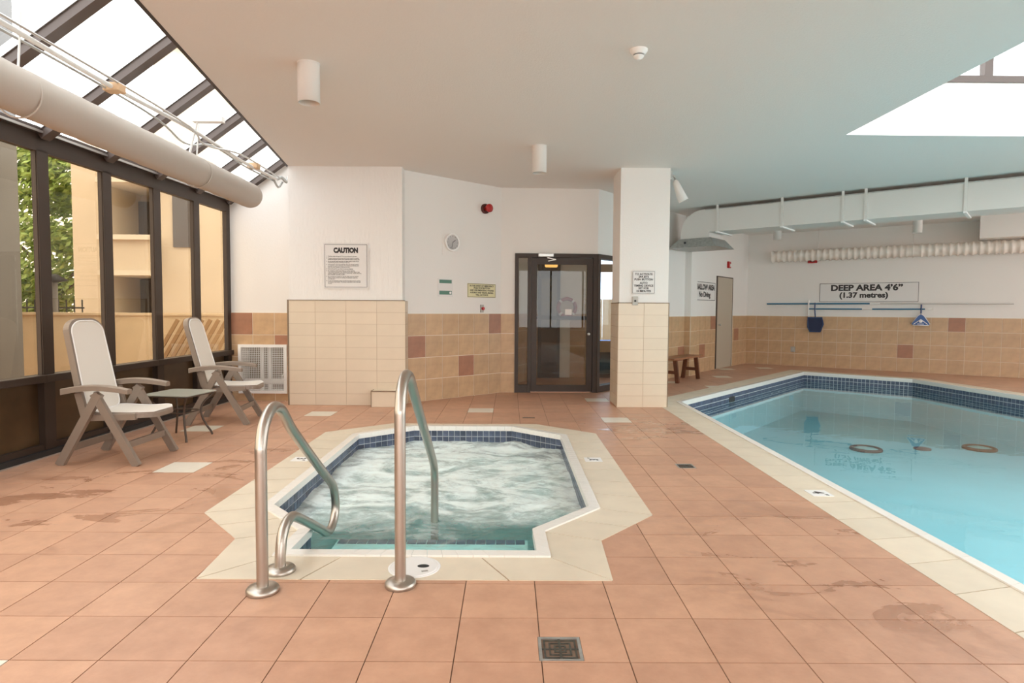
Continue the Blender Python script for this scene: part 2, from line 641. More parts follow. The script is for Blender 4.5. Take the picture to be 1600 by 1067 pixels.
def edge_x(y): return -2.99 - .149 * (y - 8.5)   # edge of the plaster ceiling along the roof glazing


ROOM = [(win_x(-5.5), -5.5), (12, -5.5), (12, 11.172), (10.6, 12.2), (5.97, 15.6), (1.39, 9.85), (-.14, 9.80), (-1.45, 8.62), (-1.45, 8.74), (-3.955, 8.74)]
SC = -.51   # spa centre line
SPA_IN = [(-1.055, 4.05), (-1.055, 6.38), (-.545, 6.84), (.545, 6.84), (1.055, 6.38), (1.055, 4.05), (.665, 3.615), (.675, 3.275), (-.675, 3.275), (-.665, 3.615)]
SPA_OUT = [(-1.435, 3.91), (-1.435, 6.53), (-.82, 7.05), (.82, 7.05), (1.435, 6.53), (1.435, 3.91), (1.04, 3.465), (1.02, 2.94), (-1.0, 2.94), (-1.04, 3.465)]
SPA_IN = [(x + SC, y) for x, y in SPA_IN]
SPA_OUT = [(x + SC, y) for x, y in SPA_OUT]
POOL_IN = [(2.46, -3.0), (2.46, 8.82), (6.36, 13.30), (7.86, 11.98), (8.06, 9.6), (8.06, -3.0)]
POOL_OUT = [(2.08, -3.36), (2.08, 8.98), (6.32, 13.84), (8.20, 12.18), (8.44, 9.65), (8.44, -3.36)]

# ------------------------------------------------------------------ floor
Vf, Ff = region(ROOM, [SPA_OUT, POOL_OUT])
floor = slab(MB(), Vf, Ff, -.20, -.004).build('floor', M['grout'])
tag(floor, 'terracotta square tile pool deck with a few white tiles', kind='structure')
GX, GY = .389 * T, 6.8056 * T
WHITE = {(-9, 8), (-8, 16), (-2, 17), (3, 15), (3, 20), (8, 27), (14, 35), (12, 30), (17, 36), (10, 25), (-11, 13), (-7, -1)}
DRAINS = [(.204, 2.34, .085), (1.496, 5.178, .075)]
g = .0045
tm = MB().box(g / 2, T - g / 2, g / 2, T - g / 2, -.012, 0).mesh('floor_tile', M['floor'])
tmw = MB().box(g / 2, T - g / 2, g / 2, T - g / 2, -.012, .0005).mesh('floor_tile', M['floor_white'])
cand = []
for c in range(-15, 37):
    for r in range(-24, 42):
        x0, y0 = GX + c * T, GY + r * T
        sq = [(x0 + g / 2, y0 + g / 2), (x0 + T - g / 2, y0 + g / 2), (x0 + T - g / 2, y0 + T - g / 2), (x0 + g / 2, y0 + T - g / 2)]
        ins = [pip(x, y, ROOM) for x, y in sq]
        inh = [pip(x, y, SPA_OUT) or pip(x, y, POOL_OUT) for x, y in sq]
        if not any(ins) or all(inh): continue
        cx, cy = x0 + T / 2, y0 + T / 2
        cut = not all(ins) or any(inh)
        if not cut:
            for poly in (SPA_OUT, POOL_OUT, ROOM):
                for (px, py) in poly:
                    if x0 - .01 < px < x0 + T + .01 and y0 - .01 < py < y0 + T + .01: cut = True
        dh = [(dx, dy, h) for dx, dy, h in DRAINS if abs(dx - cx) < T / 2 + h and abs(dy - cy) < T / 2 + h]
        if dh: cut = True
        seen = cy > 1.9 and abs(cx) / cy < .9 and not (.9 < cx < 2.1 and cy > 8.5)
        cand.append((0 if seen else 1, math.hypot(cx, cy), c, r, x0, y0, sq, cut, dh))
cand.sort(key=lambda k: k[:4])
rest, restw = MB(), MB()
made = 0
for k, dist, c, r, x0, y0, sq, cut, dh in cand:
    white = (c, r) in WHITE
    mb = None
    if cut:
        holes = [SPA_OUT, POOL_OUT] + [[(dx - h, dy - h), (dx + h, dy - h), (dx + h, dy + h), (dx - h, dy + h)] for dx, dy, h in dh]
        V, Fc = region(sq, holes, [ROOM])
        if not Fc: continue
        mb = slab(MB(), V, Fc, -.012, 0)
    if (k == 0 and made < 290) or white:
        made += 1
        if mb:
            mb.build('floor_tile', M['floor_white'] if white else M['floor'], floor)
        else:
            link('floor_tile', tmw if white else tm, floor, (x0, y0, 0))
    else:
        t = restw if white else rest
        if mb: t.add(mb.v, mb.f)
        else: t.box(x0 + g / 2, x0 + T - g / 2, y0 + g / 2, y0 + T - g / 2, -.012, 0)
o = rest.build('floor_tiles_far', M['floor'], floor)
o['kind'] = 'stuff'

# ------------------------------------------------------------------ walls


def wall_frame(name, a, b, z0, z1, mat, label, thick=.15, z_holes=()):
    """wall mesh with local x along a->b (rightwards seen from the room), local -y facing the room; z_holes: (s0, s1, z0, z1) openings"""
    L = math.hypot(b[0] - a[0], b[1] - a[1])
    mb = MB()
    if z_holes:
        outer = [(0, z0), (L, z0), (L, z1), (0, z1)]
        holes = [[(h[0], h[2]), (h[1], h[2]), (h[1], h[3]), (h[0], h[3])] for h in z_holes]
        V, Fc = region(outer, holes)
        t = slab(MB(), V, Fc, -thick, 0)
        mb.add([(x, -z, y) for x, y, z in t.v], t.f)
    else:
        mb.box(0, L, 0, thick, z0, z1)
    o = mb.build(name, mat, None, (a[0], a[1], 0), (0, 0, math.atan2(b[1] - a[1], b[0] - a[0])))
    tag(o, label, kind='structure')
    return o, L


_tilecache = {}


def tile_wall(parent, s0, s1, joint, rows, w, h, mat, grout, accents=(), red=None, holes=(), z0=0.0, gap=.009, name='wall_tile', y=0.0):
    """clad local wall face from s0 to s1; joint = any vertical joint position; rows*h high"""
    z1 = z0 + rows * h
    gb = MB()
    V, Fc = region([(s0, z0), (s1, z0), (s1, z1), (s0, z1)], [[(a, c), (b, c), (b, d), (a, d)] for a, b, c, d in holes])
    t = slab(MB(), V, Fc, 0, .006)
    gb.add([(p[0], y - p[2], p[1]) for p in t.v], t.f)
    gb.build('grout_bed', grout, parent)
    k0 = math.floor((s0 - joint) / w)
    k1 = math.ceil((s1 - joint) / w)
    for k in range(k0, k1):
        for r in range(rows):
            a, b = max(s0, joint + k * w) + gap / 2, min(s1, joint + (k + 1) * w) - gap / 2
            c, d = z0 + r * h + gap / 2, z0 + (r + 1) * h - gap / 2
            if b - a < .015: continue
            pieces = [(a, b, c, d)]
            for H in holes:
                nxt = []
                for (a_, b_, c_, d_) in pieces:
                    if H[0] >= b_ or H[1] <= a_ or H[2] >= d_ or H[3] <= c_:
                        nxt.append((a_, b_, c_, d_)); continue
                    if H[2] > c_ + .01: nxt.append((a_, b_, c_, H[2] - .003))
                    if H[3] < d_ - .01: nxt.append((a_, b_, H[3] + .003, d_))
                    lo, hi = max(c_, H[2]), min(d_, H[3])
                    if H[0] > a_ + .01: nxt.append((a_, H[0] - .003, lo, hi))
                    if H[1] < b_ - .01: nxt.append((H[1] + .003, b_, lo, hi))
                pieces = nxt
            mt = red if (k, r) in accents else mat
            for (a_, b_, c_, d_) in pieces:
                key = (round(b_ - a_, 4), round(d_ - c_, 4), mt.name)
                if key not in _tilecache:
                    _tilecache[key] = MB().box(0, b_ - a_, -.0035, 0, 0, d_ - c_).mesh(name, mt)
                link(name, _tilecache[key], parent, (a_, y - .006, c_))


# wall behind the second chair, with the return air grille
VENT = (.142, .824, .11, .80)
wv, L = wall_frame('wall_left', (-3.955, 8.74), (-2.9, 8.74), 0, 4.0, M['plaster'], 'short white wall with tan tiles and a return air grille', .3, [(VENT[0] + .03, VENT[1] - .03, VENT[2] + .03, VENT[3] - .03)])
tile_wall(wv, .0, .975, .342 - .305, 4, .305, .312, M['wall_tile'], M['wall_grout'], {(0, 3), (2, 2)}, M['wall_tile_red'], [(VENT[0] + .01, VENT[1] - .01, VENT[2] + .01, VENT[3] - .01)])

# big pier
pier = MB().box(-2.98, -1.45, 8.40, 9.0, 1.42, CEIL + .02).box(-2.985, -1.43, 8.40, 9.0, 0, 1.42).build('pillar', M['stucco'])
tag(pier, 'wide white stucco pier with beige tiles below and a caution sign', kind='structure')
pe = empty('tile_cladding', (-2.985, 8.40, 0)); pe.parent = pier
tile_wall(pe, 0, 1.575, .36, 9, .4155, .1578, M['beige_tile'], M['beige_grout'], name='wall_tile', y=-.008, gap=.005)
pf = empty('side_cladding', (-1.43, 8.392, 0), PI / 2); pf.parent = pier
tile_wall(pf, .012, .35, .02, 9, .4155, .1578, M['beige_tile'], M['beige_grout'], name='wall_tile', y=-.006, gap=.005)
MB().bbox(-1.84, -1.415, 8.235, 8.40, 0, .215, .004).build('base_block', M['beige_tile'], pier)
MB().box(-1.845, -1.838, 8.23, 8.40, 0, .218).box(-1.845, -1.41, 8.229, 8.236, .205, .218).build('edge_trim', M['edge_trim'], pier)
MB().box(-3.0, -1.415, 8.372, 8.40, 1.4205, 1.428).box(-2.999, -2.985, 8.372, 8.40, 0, 1.428).build('tile_edge_trim', M['edge_trim'], pier)

# angled wall with the clock
wa, L = wall_frame('wall_angled', (-1.46, 8.591), (-.14, 9.78), 0, CEIL + .02, M['plaster'], 'angled white wall with tan tiles, clock and small signs')
tile_wall(wa, .0, L, .055, 4, .2945, .312, M['wall_tile'], M['wall_grout'], {(0, 2), (3, 1), (5, 3)}, M['wall_tile_red'])
wd, L = wall_frame('wall_door', (-.14, 9.78), (1.39, 9.83), 0, CEIL + .02, M['plaster'], 'white wall around the bronze glass door', .15, [(.222, 1.531, .0, 2.195)])
tile_wall(wd, .0, .222, .0, 4, .2225, .312, M['wall_tile'], M['wall_grout'])
# the long angled wall with glazing and a door
WA, WB = (1.39, 9.83), (5.97, 15.60)
wl, L = wall_frame('wall_back', WA, WB, 0, CEIL + .02, M['plaster'], 'long angled white wall with tan tiles and a grey door', .15, [(.0, 1.35, .0, 2.195), (5.20, 6.31, 0, 2.10)])
tile_wall(wl, 1.42, 3.45, 3.45, 4, .31, .30, M['wall_tile'], M['wall_grout'], {(-1, 1)}, M['wall_tile_red'])
tile_wall(wl, 3.78, L, 5.19 - .31 * 4, 4, .31, .30, M['wall_tile'], M['wall_grout'], {(3, 3), (1, 1), (8, 2)}, M['wall_tile_red'], [(5.19, 6.32, 0, 1.3)])
MB().box(3.45, 3.78, -.13, 0, 0, CEIL).build('pilaster', M['plaster'], wl)
pl_ = empty('pilaster_cladding', (0, 0, 0)); pl_.parent = wl
tile_wall(pl_, 3.45, 3.78, 3.45, 4, .33, .30, M['wall_tile'], M['wall_grout'], y=-.13)
pn = empty('pilaster_end_cladding', (3.45, 0, 0), -PI / 2); pn.parent = wl
tile_wall(pn, .0, .13, .0, 4, .13, .30, M['wall_tile'], M['wall_grout'])
# right wall
RA, RB = (5.97, 15.60), (12.0, 11.172)
wr, L = wall_frame('wall_right', RA, RB, 0, CEIL + .02, M['plaster'], 'far white wall with tan tiles behind the pool')
RED_R = {(13, 3), (10, 1)}
tile_wall(wr, .0, L, 1.143 - .3015 * 3, 4, .3015, .30, M['wall_tile'], M['wall_grout'], RED_R, M['wall_tile_red'])
# soffit hanging from the ceiling near the far end
MB().box(4.62, L, -.75, -.02, 2.78, CEIL).build('soffit', M['plaster'], wr)

# walls out of the picture that close the room, each with a band of windows
ws, L = wall_frame('wall_side', (12, 11.172), (12, -5.5), 0, CEIL + .02, M['plaster'], 'side wall with a row of windows beyond the pool', .2, [(.9, 12.9, .6, 2.9)])
wb, L2 = wall_frame('wall_rear', (12, -5.5), (win_x(-5.5), -5.5), 0, 4.4, M['plaster'], 'rear wall with a row of windows', .2, [(1.4, 14.6, .6, 2.9)])
for i, (w_, a, b, n) in enumerate(((ws, .9, 12.9, 9), (wb, 1.4, 14.6, 10))):
    wn = empty('window_%d' % (20 + i)); wn.parent = None
    tag(wn, ('row of clear windows in the side wall', 'row of clear windows in the rear wall')[i], kind='structure')
    wn.location, wn.rotation_euler = w_.location, w_.rotation_euler
    for k in range(n + 1):
        s = a + (b - a) * k / n
        MB().box(s - .03, s + .03, .05, .14, .6, 2.9).build('mullion', M['bronze'], wn)
    for k in range(n):
        s0, s1 = a + (b - a) * k / n, a + (b - a) * (k + 1) / n
        MB().box(s0 + .03, s1 - .03, .09, .10, .6, 2.9).build('pane', M['glass_clear'], wn)

# ------------------------------------------------------------------ ceiling
SKY = [(3.60, .4), (7.80, .4), (7.80, 6.75), (3.60, 6.75)]
CEILP = [(edge_x(-5.5), -5.5), (12, -5.5), (12, 11.172), (10.6, 12.2), (5.97, 15.6), (1.39, 9.83), (-.14, 9.78), (-1.45, 8.62), (-1.45, 8.9), (-2.98, 8.9), (edge_x(8.5), 8.5)]
V, Fc = region(CEILP, [SKY])
ceil = slab(MB(), V, Fc, CEIL, CEIL + .16).build('ceiling', M['ceiling'])
tag(ceil, 'stippled off-white ceiling with an opening over the pool', kind='structure')
MB().beam((edge_x(8.5) - .01, 8.5, CEIL + .012), (edge_x(-5.5) - .01, -5.5, CEIL + .012), .03, .03).build('edge_trim', M['bronze'], ceil)
# curb of the pool skylight
cb = MB()
for (x0, x1, y0, y1) in ((3.48, 7.92, 6.75, 6.87), (3.48, 7.92, .28, .40), (3.48, 3.60, .28, 6.87), (7.80, 7.92, .28, 6.87)):
    cb.box(x0, x1, y0, y1, CEIL + .16, 3.77)
cb.build('skylight_curb', M['plaster'], ceil)
MB().box(3.6, 7.8, 6.738, 6.752, CEIL - .004, CEIL + .02).build('corner_bead', M['white'], ceil)
lantern = empty('window_7')
tag(lantern, 'bronze framed glass lantern over the pool opening', kind='structure')
for y in (6.77, .34):
    MB().box(3.5, 7.9, y - .04, y + .04, 3.77, 3.84).build('bottom_rail', M['bronze_frame_roof'], lantern)
    MB().box(3.5, 7.9, y - .04, y + .04, 4.6, 4.68).build('top_rail', M['bronze_frame_roof'], lantern)
    for k in range(5):
        x = 3.56 + 1.07 * k - (.0 if k else 0)
        x = (3.54, 4.08, 5.10, 6.12, 7.14, 7.86)[k]
        MB().box(x - .045, x + .045, y - .04, y + .04, 3.84, 4.6).build('post', M['bronze_frame_roof'], lantern)
    MB().box(3.5, 7.9, y - .004, y + .004, 3.84, 4.6).build('pane', M['glass_roof'], lantern)
for x in (3.54, 7.86):
    MB().box(x - .04, x + .04, .30, 6.81, 3.77, 3.84).build('bottom_rail', M['bronze_frame_roof'], lantern)
    MB().box(x - .04, x + .04, .30, 6.81, 4.6, 4.68).build('top_rail', M['bronze_frame_roof'], lantern)
    MB().box(x - .004, x + .004, .34, 6.77, 3.84, 4.6).build('pane', M['glass_roof'], lantern)
for k in range(6):
    y = .34 + 6.43 * k / 5
    MB().box(3.5, 7.9, y - .03, y + .03, 4.6, 4.68).build('rafter', M['bronze_frame_roof'], lantern)
MB().box(3.5, 7.9, .34, 6.77, 4.66, 4.668).build('roof_pane', M['glass_roof'], lantern)

# ------------------------------------------------------------------ glazed left side
MULL = [-.31 - .82 * 3, -.31 - .82 * 2, -.31 - .82, -.31, .51, 1.34, 2.16, 2.98, 3.80, 4.62, 5.44, 6.25, 7.07, 7.89, 8.69]
wang = math.atan2(.038, 1.0)
for i in range(len(MULL) - 1):
    ya, yb = MULL[i], MULL[i + 1]
    wdw = empty('window_%d' % (8 + i) if i < 9 else 'window_%d' % (i - 8), (win_x(ya), ya, 0), PI / 2 - wang)
    lab = {9: 'first tinted bay, cut by the picture edge', 10: 'tinted window bay with the tree behind it', 11: 'tinted window bay behind the near lounge chair', 12: 'tinted window bay between the two lounge chairs', 13: 'last tinted window bay beside the tiled wall'}.get(i, 'tinted window bay beside the deck')
    tag(wdw, lab, kind='structure')
    Lb = (yb - ya) * math.hypot(1, .038)
    # local x along the wall away from the camera; local -y points indoors
    last = i == len(MULL) - 2
    MB().box(-.062, .062, -.04, .014, .69, 2.66).box(-.062, .062, -.04, .062, 0, .69).build('mullion', M['bronze'], wdw)
    MB().box(-.068, -.062, -.03, .0, .72, 2.64).box(.062, .068, -.03, .0, .72, 2.64).build('glazing_bead', M['alu'] if i == 9 else M['bronze'], wdw)
    if last: MB().box(Lb - .05, Lb + .06, -.04, .014, .69, 2.66).box(Lb - .05, Lb + .06, -.04, .062, 0, .69).build('end_mullion', M['bronze'], wdw)
    MB().box(-.075, Lb + (.06 if last else -.075), -.04, .02, 2.64, 2.79).build('header', M['bronze'], wdw)
    MB().box(.058, Lb - .058, .0, .008, .72, 2.64).build('pane', M['glass_bronze'], wdw)
    MB().box(.058, Lb - .058, .02, .06, .11, .66).build('spandrel_panel', M['bronze_panel'], wdw)
    MB().bbox(-.075, Lb - .075 + (.13 if last else 0), -.075, .06, .655, .72, .006).build('sill', M['bronze'], wdw)
    MB().box(.058, Lb - .058, -.03, .06, .06, .11).build('bottom_rail', M['bronze'], wdw)
    MB().box(-.075, Lb - .075, -.06, .06, 0, .06).build('kick_rail', M['dark'], wdw)
    MB().box(-.075, Lb - .075, -.068, -.06, .0, .012).build('floor_trim', M['alu'], wdw)

roof = empty('window_6')
tag(roof, 'sloping roof glazing with bronze bars above the windows', kind='structure')
SL = .72


def roof_z(x, y): return 2.80 + SL * (x - win_x(y))


for i in range(len(MULL)):
    y = MULL[i]
    if i == len(MULL) - 1: y = 8.68
    x0, x1 = win_x(y) + .02, edge_x(y) + .02
    MB().beam((x0, y, roof_z(x0, y)), (x1, y, roof_z(x1, y)), .10, .13, off=-.02).build('rafter', M['bronze_frame_roof'], roof)
    MB().beam((x0, y - .058, roof_z(x0, y) + .01), (x1, y - .058, roof_z(x1, y) + .01), .012, .06).build('glazing_strip', M['alu'], roof)
for i in range(len(MULL) - 1):
    ya, yb = MULL[i] + .05, MULL[i + 1] - .05
    q = []
    for (x, y) in ((win_x(ya), ya), (edge_x(ya), ya), (edge_x(yb), yb), (win_x(yb), yb)):
        q.append((x, y, roof_z(x, y) + .045))
    MB().add(q + [(x, y, z + .008) for x, y, z in q], [(3, 2, 1, 0), (4, 5, 6, 7), (0, 1, 5, 4), (1, 2, 6, 5), (2, 3, 7, 6), (3, 0, 4, 7)]).build('roof_pane', M['glass_roof'], roof)
    xm = win_x((ya + yb) / 2)
    MB().beam((win_x(ya) + .04, ya, 2.815), (win_x(yb) + .04, yb, 2.815), .07, .05).build('eave_bar', M['bronze_frame_roof'], roof)
    MB().beam((win_x(ya) + .085, ya, 2.80), (win_x(yb) + .085, yb, 2.80), .012, .02).build('eave_strip', M['alu'], roof)
# upstand between the ceiling edge and the roof glass
vs, fs = [], []
for k, y in enumerate((8.72, 4.0, 0.0, -5.5)):
    x = edge_x(y)
    vs += [(x + .03, y, CEIL + .03), (x + .03, y, roof_z(x, y) + .06)]
    if k: fs.append((2 * k - 2, 2 * k, 2 * k + 1, 2 * k - 1))
MB().add(vs, fs).build('upstand', M['plaster'], roof)

# ------------------------------------------------------------------ swimming pool


def lerp(a, b, t): return (a[0] + (b[0] - a[0]) * t, a[1] + (b[1] - a[1]) * t)


def ring_pieces(parent, name, inn, out, mat, pitch, z0, z1, gap, skip=(), closed=True, limit=None):
    n = len(inn)
    cnt = 0
    for i in range(n):
        if i in skip: continue
        a, b, c, d = inn[i], inn[(i + 1) % n], out[(i + 1) % n], out[i]
        L_ = math.hypot(b[0] - a[0], b[1] - a[1])
        k = max(1, round(L_ / pitch))
        e = gap / 2 / max(L_, .01)
        for j in range(k):
            t0, t1 = j / k + e, (j + 1) / k - e
            MB().prism([lerp(a, b, t0), lerp(a, b, t1), lerp(d, c, t1), lerp(d, c, t0)], z0, z1).build(name, mat, parent)
            cnt += 1
    return cnt


def inset(poly, dist):
    """offset towards the inside (poly given clockwise, inside to the right)"""
    n = len(poly)
    ar = sum(poly[i][0] * poly[(i + 1) % n][1] - poly[(i + 1) % n][0] * poly[i][1] for i in range(n))
    sg = 1 if ar > 0 else -1
    out = []
    for i in range(n):
        p0, p1, p2 = Vector(poly[i - 1]), Vector(poly[i]), Vector(poly[(i + 1) % n])
        d1, d2 = (p1 - p0).normalized(), (p2 - p1).normalized()
        n1, n2 = Vector((-d1.y, d1.x)) * sg, Vector((-d2.y, d2.x)) * sg
        b = (n1 + n2)
        b = b / max(.3, b.length_squared) * 2
        out.append(tuple(p1 + b * dist))
    return out


def basin(parent, name, poly, ztop, zbot, mat, thick=.10):
    o2 = inset(poly, -thick)
    n = len(poly)
    mb = MB()
    for i in range(n):
        j = (i + 1) % n
        mb.add([(*poly[i], zbot), (*poly[j], zbot), (*poly[j], ztop), (*poly[i], ztop), (*o2[i], zbot - thick), (*o2[j], zbot - thick), (*o2[j], ztop), (*o2[i], ztop)],
               [(0, 1, 2, 3), (5, 4, 7, 6), (3, 2, 6, 7)])
    V, Fc = region(poly)
    slab(mb, V, Fc, zbot - thick, zbot)
    return mb.build(name, mat, parent)


def mosaic(parent, poly, edges, pitch, rows, ztop, gap, own):
    """own(i, r): True for tiles that become parts"""
    me = {}
    stuff = MB()
    n = len(poly)
    ar = sum(poly[i][0] * poly[(i + 1) % n][1] - poly[(i + 1) % n][0] * poly[i][1] for i in range(n))
    sg = 1 if ar > 0 else -1
    for i in edges:
        a, b = Vector(poly[i]), Vector(poly[(i + 1) % n])
        d = (b - a).normalized()
        nin = Vector((-d.y, d.x)) * sg
        L_ = (b - a).length
        k = max(1, round(L_ / pitch))
        w = L_ / k
        # grout bed
        g0 = MB()
        z1 = ztop - rows * pitch
        q = [a + nin * .002, b + nin * .002]
        g0.add([(*a, z1), (*b, z1), (*b, ztop), (*a, ztop), (*q[0], z1), (*q[1], z1), (*q[1], ztop), (*q[0], ztop)], [(0, 1, 2, 3), (4, 7, 6, 5), (3, 2, 6, 7), (0, 4, 5, 1)])
        g0.build('grout_band', M['mosaic_grout'], parent)
        for r in range(rows):
            for j in range(k):
                p = a + d * (j + .5) * w + nin * .002
                zc = ztop - (r + .5) * pitch
                m = Matrix.Translation((p.x, p.y, zc)) @ Matrix(((d.x, nin.x, 0, 0), (d.y, nin.y, 0, 0), (0, 0, 1, 0), (0, 0, 0, 1)))
                hx, hz = (w - gap) / 2, (pitch - gap) / 2
                if own(i, r):
                    key = round(w, 4)
                    if key not in me:
                        me[key] = MB().box(-hx, hx, 0, .004, -hz, hz).mesh('mosaic_tile', M['mosaic'])
                    o = link('mosaic_tile', me[key], parent)
                    o.matrix_local = m
                else:
                    stuff.box(-hx, hx, 0, .004, -hz, hz, m)
    if stuff.v:
        o = stuff.build('mosaic_band', M['mosaic'], parent)
        o['kind'] = 'stuff'


pool = empty('swimming_pool', (0, 0, 0))
tag(pool, 'large turquoise swimming pool with blue mosaic band and cream edge', 'pool')
POOL_RIM = inset(POOL_IN, -.055)
ring_pieces(pool, 'grout_bed', POOL_RIM, POOL_OUT, M['coping_grout'], 99, -.10, -.001, 0)
ring_pieces(pool, 'coping_tile', POOL_RIM, POOL_OUT, M['coping'], .33, -.001, .003, .006)
ring_pieces(pool, 'rim_tile', inset(POOL_IN, .012), POOL_RIM, M['rim'], .33, -.055, .012, .002)
basin(pool, 'basin', POOL_IN, -.05, -.82, M['basin'])
mosaic(pool, POOL_IN, range(6), .075, 4, -.055, .009, lambda i, r: False)
wp = inset(POOL_IN, -.04)
V, Fc = region(wp)
MB().add([(x, y, -.19) for x, y in V], Fc).build('water', M['water'], pool)
# fittings on the pool floor and wall
for (x, y, rr) in ((5.52, 9.46, .20), (7.35, 9.55, .20)):
    MB().tube([(x + rr * math.cos(a * PI / 16), y + rr * math.sin(a * PI / 16), -.805) for a in range(32)], .03, 8, closed=True).build('drain_ring', M['drain_ring'], pool)
    MB().lathe([(rr - .02, -.82), (rr - .03, -.80), (rr - .06, -.79), (.01, -.785)], 24, Matrix.Translation((x, y, 0))).build('drain_cover', M['drain_cover'], pool)
MB().lathe([(.12, -.82), (.12, -.80), (.05, -.785)], 20, Matrix.Translation((6.44, 9.53, 0))).build('floor_inlet', M['drain_ring'], pool)
d_ = Vector((POOL_IN[2][0] - POOL_IN[1][0], POOL_IN[2][1] - POOL_IN[1][1])).normalized()
pk = Vector(POOL_IN[1]) + d_ * 1.9
o = MB().box(-.11, .11, -.012, .0, -.20, -.11).build('skimmer_mouth', M['dark'], pool, (pk.x, pk.y, 0), (0, 0, math.atan2(d_.y, d_.x)))

# ------------------------------------------------------------------ hot tub
spa = empty('hot_tub', (0, 0, 0))
tag(spa, 'sunken bubbling hot tub with blue mosaic band and cream tile surround', 'hot tub')
SPA_RIM = inset(SPA_IN, -.06)
ring_pieces(spa, 'grout_bed', SPA_RIM, SPA_OUT, M['coping_grout'], 99, -.10, -.001, 0)
ring_pieces(spa, 'coping_tile', SPA_RIM, SPA_OUT, M['coping'], .34, -.001, .003, .008)
ring_pieces(spa, 'rim_tile', inset(SPA_IN, .012), SPA_RIM, M['rim'], .075, -.035, .014, .0016)
basin(spa, 'basin', SPA_IN, -.03, -.95, M['spa_basin'])
vis = {0: 3, 1: 3, 2: 3, 3: 3, 4: 2}
mosaic(spa, SPA_IN, range(10), .066, 4, -.035, .006, lambda i, r: r < vis.get(i, 0))
# entry step below the water at the front
MB().box(SC - .64, SC + .64, 3.22, 4.12, -.95, -.25).build('entry_step', M['spa_basin'], spa)
st = MB()
for k in range(19):
    st.box(SC - .63 + k * .066 + .003, SC - .63 + (k + 1) * .066 - .003, 4.05, 4.124, -.32, -.246)
st.build('step_edge_tiles', M['mosaic'], spa)['kind'] = 'stuff'
WP = inset(SPA_IN, -.03)
nx, ny = 170, 280
x0, x1, y0, y1 = SC - 1.12, SC + 1.12, 3.22, 6.92
idx, vs, fs = {}, [], []


def hgt(x, y):
    a = .55 + .45 * min(1, max(0, (y - 3.5) / .8))
    h = noise.noise((x * 2.2, y * 2.6, .3)) * .030 + noise.noise((x * 6, y * 7, 2.3)) * .014 + noise.noise((x * 15, y * 17, 5.1)) * .006
    return -.150 + a * h


for i in range(nx):
    for j in range(ny):
        xa, ya = x0 + (x1 - x0) * (i + .5) / nx, y0 + (y1 - y0) * (j + .5) / ny
        if not pip(xa, ya, WP): continue
        q = []
        for (di, dj) in ((0, 0), (1, 0), (1, 1), (0, 1)):
            k = (i + di, j + dj)
            if k not in idx:
                idx[k] = len(vs)
                xx, yy = x0 + (x1 - x0) * k[0] / nx, y0 + (y1 - y0) * k[1] / ny
                vs.append((xx, yy, hgt(xx, yy)))
            q.append(idx[k])
        fs.append(tuple(q))
MB().add(vs, fs, True).build('water', M['spa_water'], spa)

# round skimmer lid in the front surround
lid = empty('skimmer_hatch', (-.475, 3.085, .003))
tag(lid, 'round white skimmer lid in the front tiles of the hot tub', 'hatch')
MB().lathe([(.132, .0), (.132, .0025), (.126, .0035)], 40).build('ring', M['white'], lid)
MB().lathe([(.120, .0035), (.120, .0055), (.114, .0065)], 40).build('cover', M['white_lid'], lid)
MB().lathe([(.02, .0065), (.02, .0075)], 20, Matrix.Scale(1.5, 4, (1, 0, 0))).build('emblem', M['dark'], lid, (.045, .0, 0))
MB().box(-.016, .016, -.008, .008, .0065, .0072).build('mark', M['grey_plate'], lid, (.06, -.06, 0), (0, 0, .3))


def marker(x, y, rz, txt, label, size=.11):
    o = empty('depth_marker', (x, y, 0), rz)
    tag(o, label, 'depth marker')
    MB().bbox(-.075, .075, -.075, .075, .003, .0055, .001).build('tile', M['white'], o)
    link('numeral', text_mesh(txt, size, M['ink'], bold=.002), o, (-.012, -.042, .0058))
    link('unit', text_mesh('FT', .03, M['ink'], bold=.0005), o, (.047, .024, .0058))


marker(.74, 5.37, PI / 2, '3', 'white 3 FT depth tile on the hot tub edge facing the pool')
marker(-1.80, 5.33, -PI / 2, '3', 'white 3 FT depth tile on the hot tub edge facing the chairs')
marker(2.24, 4.40, -PI / 2, '4', 'white 4 FT depth tile on the cream edge of the pool')


def bez_smooth(pts, n=4):
    """Catmull-Rom resample"""
    out = []
    P_ = [Vector(p) for p in pts]
    for i in range(len(P_) - 1):
        p0, p1, p2, p3 = P_[max(i - 1, 0)], P_[i], P_[i + 1], P_[min(i + 2, len(P_) - 1)]
        for k in range(n):
            t = k / n
            out.append(.5 * ((2 * p1) + (-p0 + p2) * t + (2 * p0 - 5 * p1 + 4 * p2 - p3) * t * t + (-p0 + 3 * p1 - 3 * p2 + p3) * t ** 3))
    out.append(P_[-1])
    return out


def flange(parent, x, y):
    MB().lathe([(.072, 0), (.074, .006), (.074, .016), (.066, .026), (.034, .03)], 32, Matrix.Translation((x, y, 0))).build('flange', M['steel'], parent)


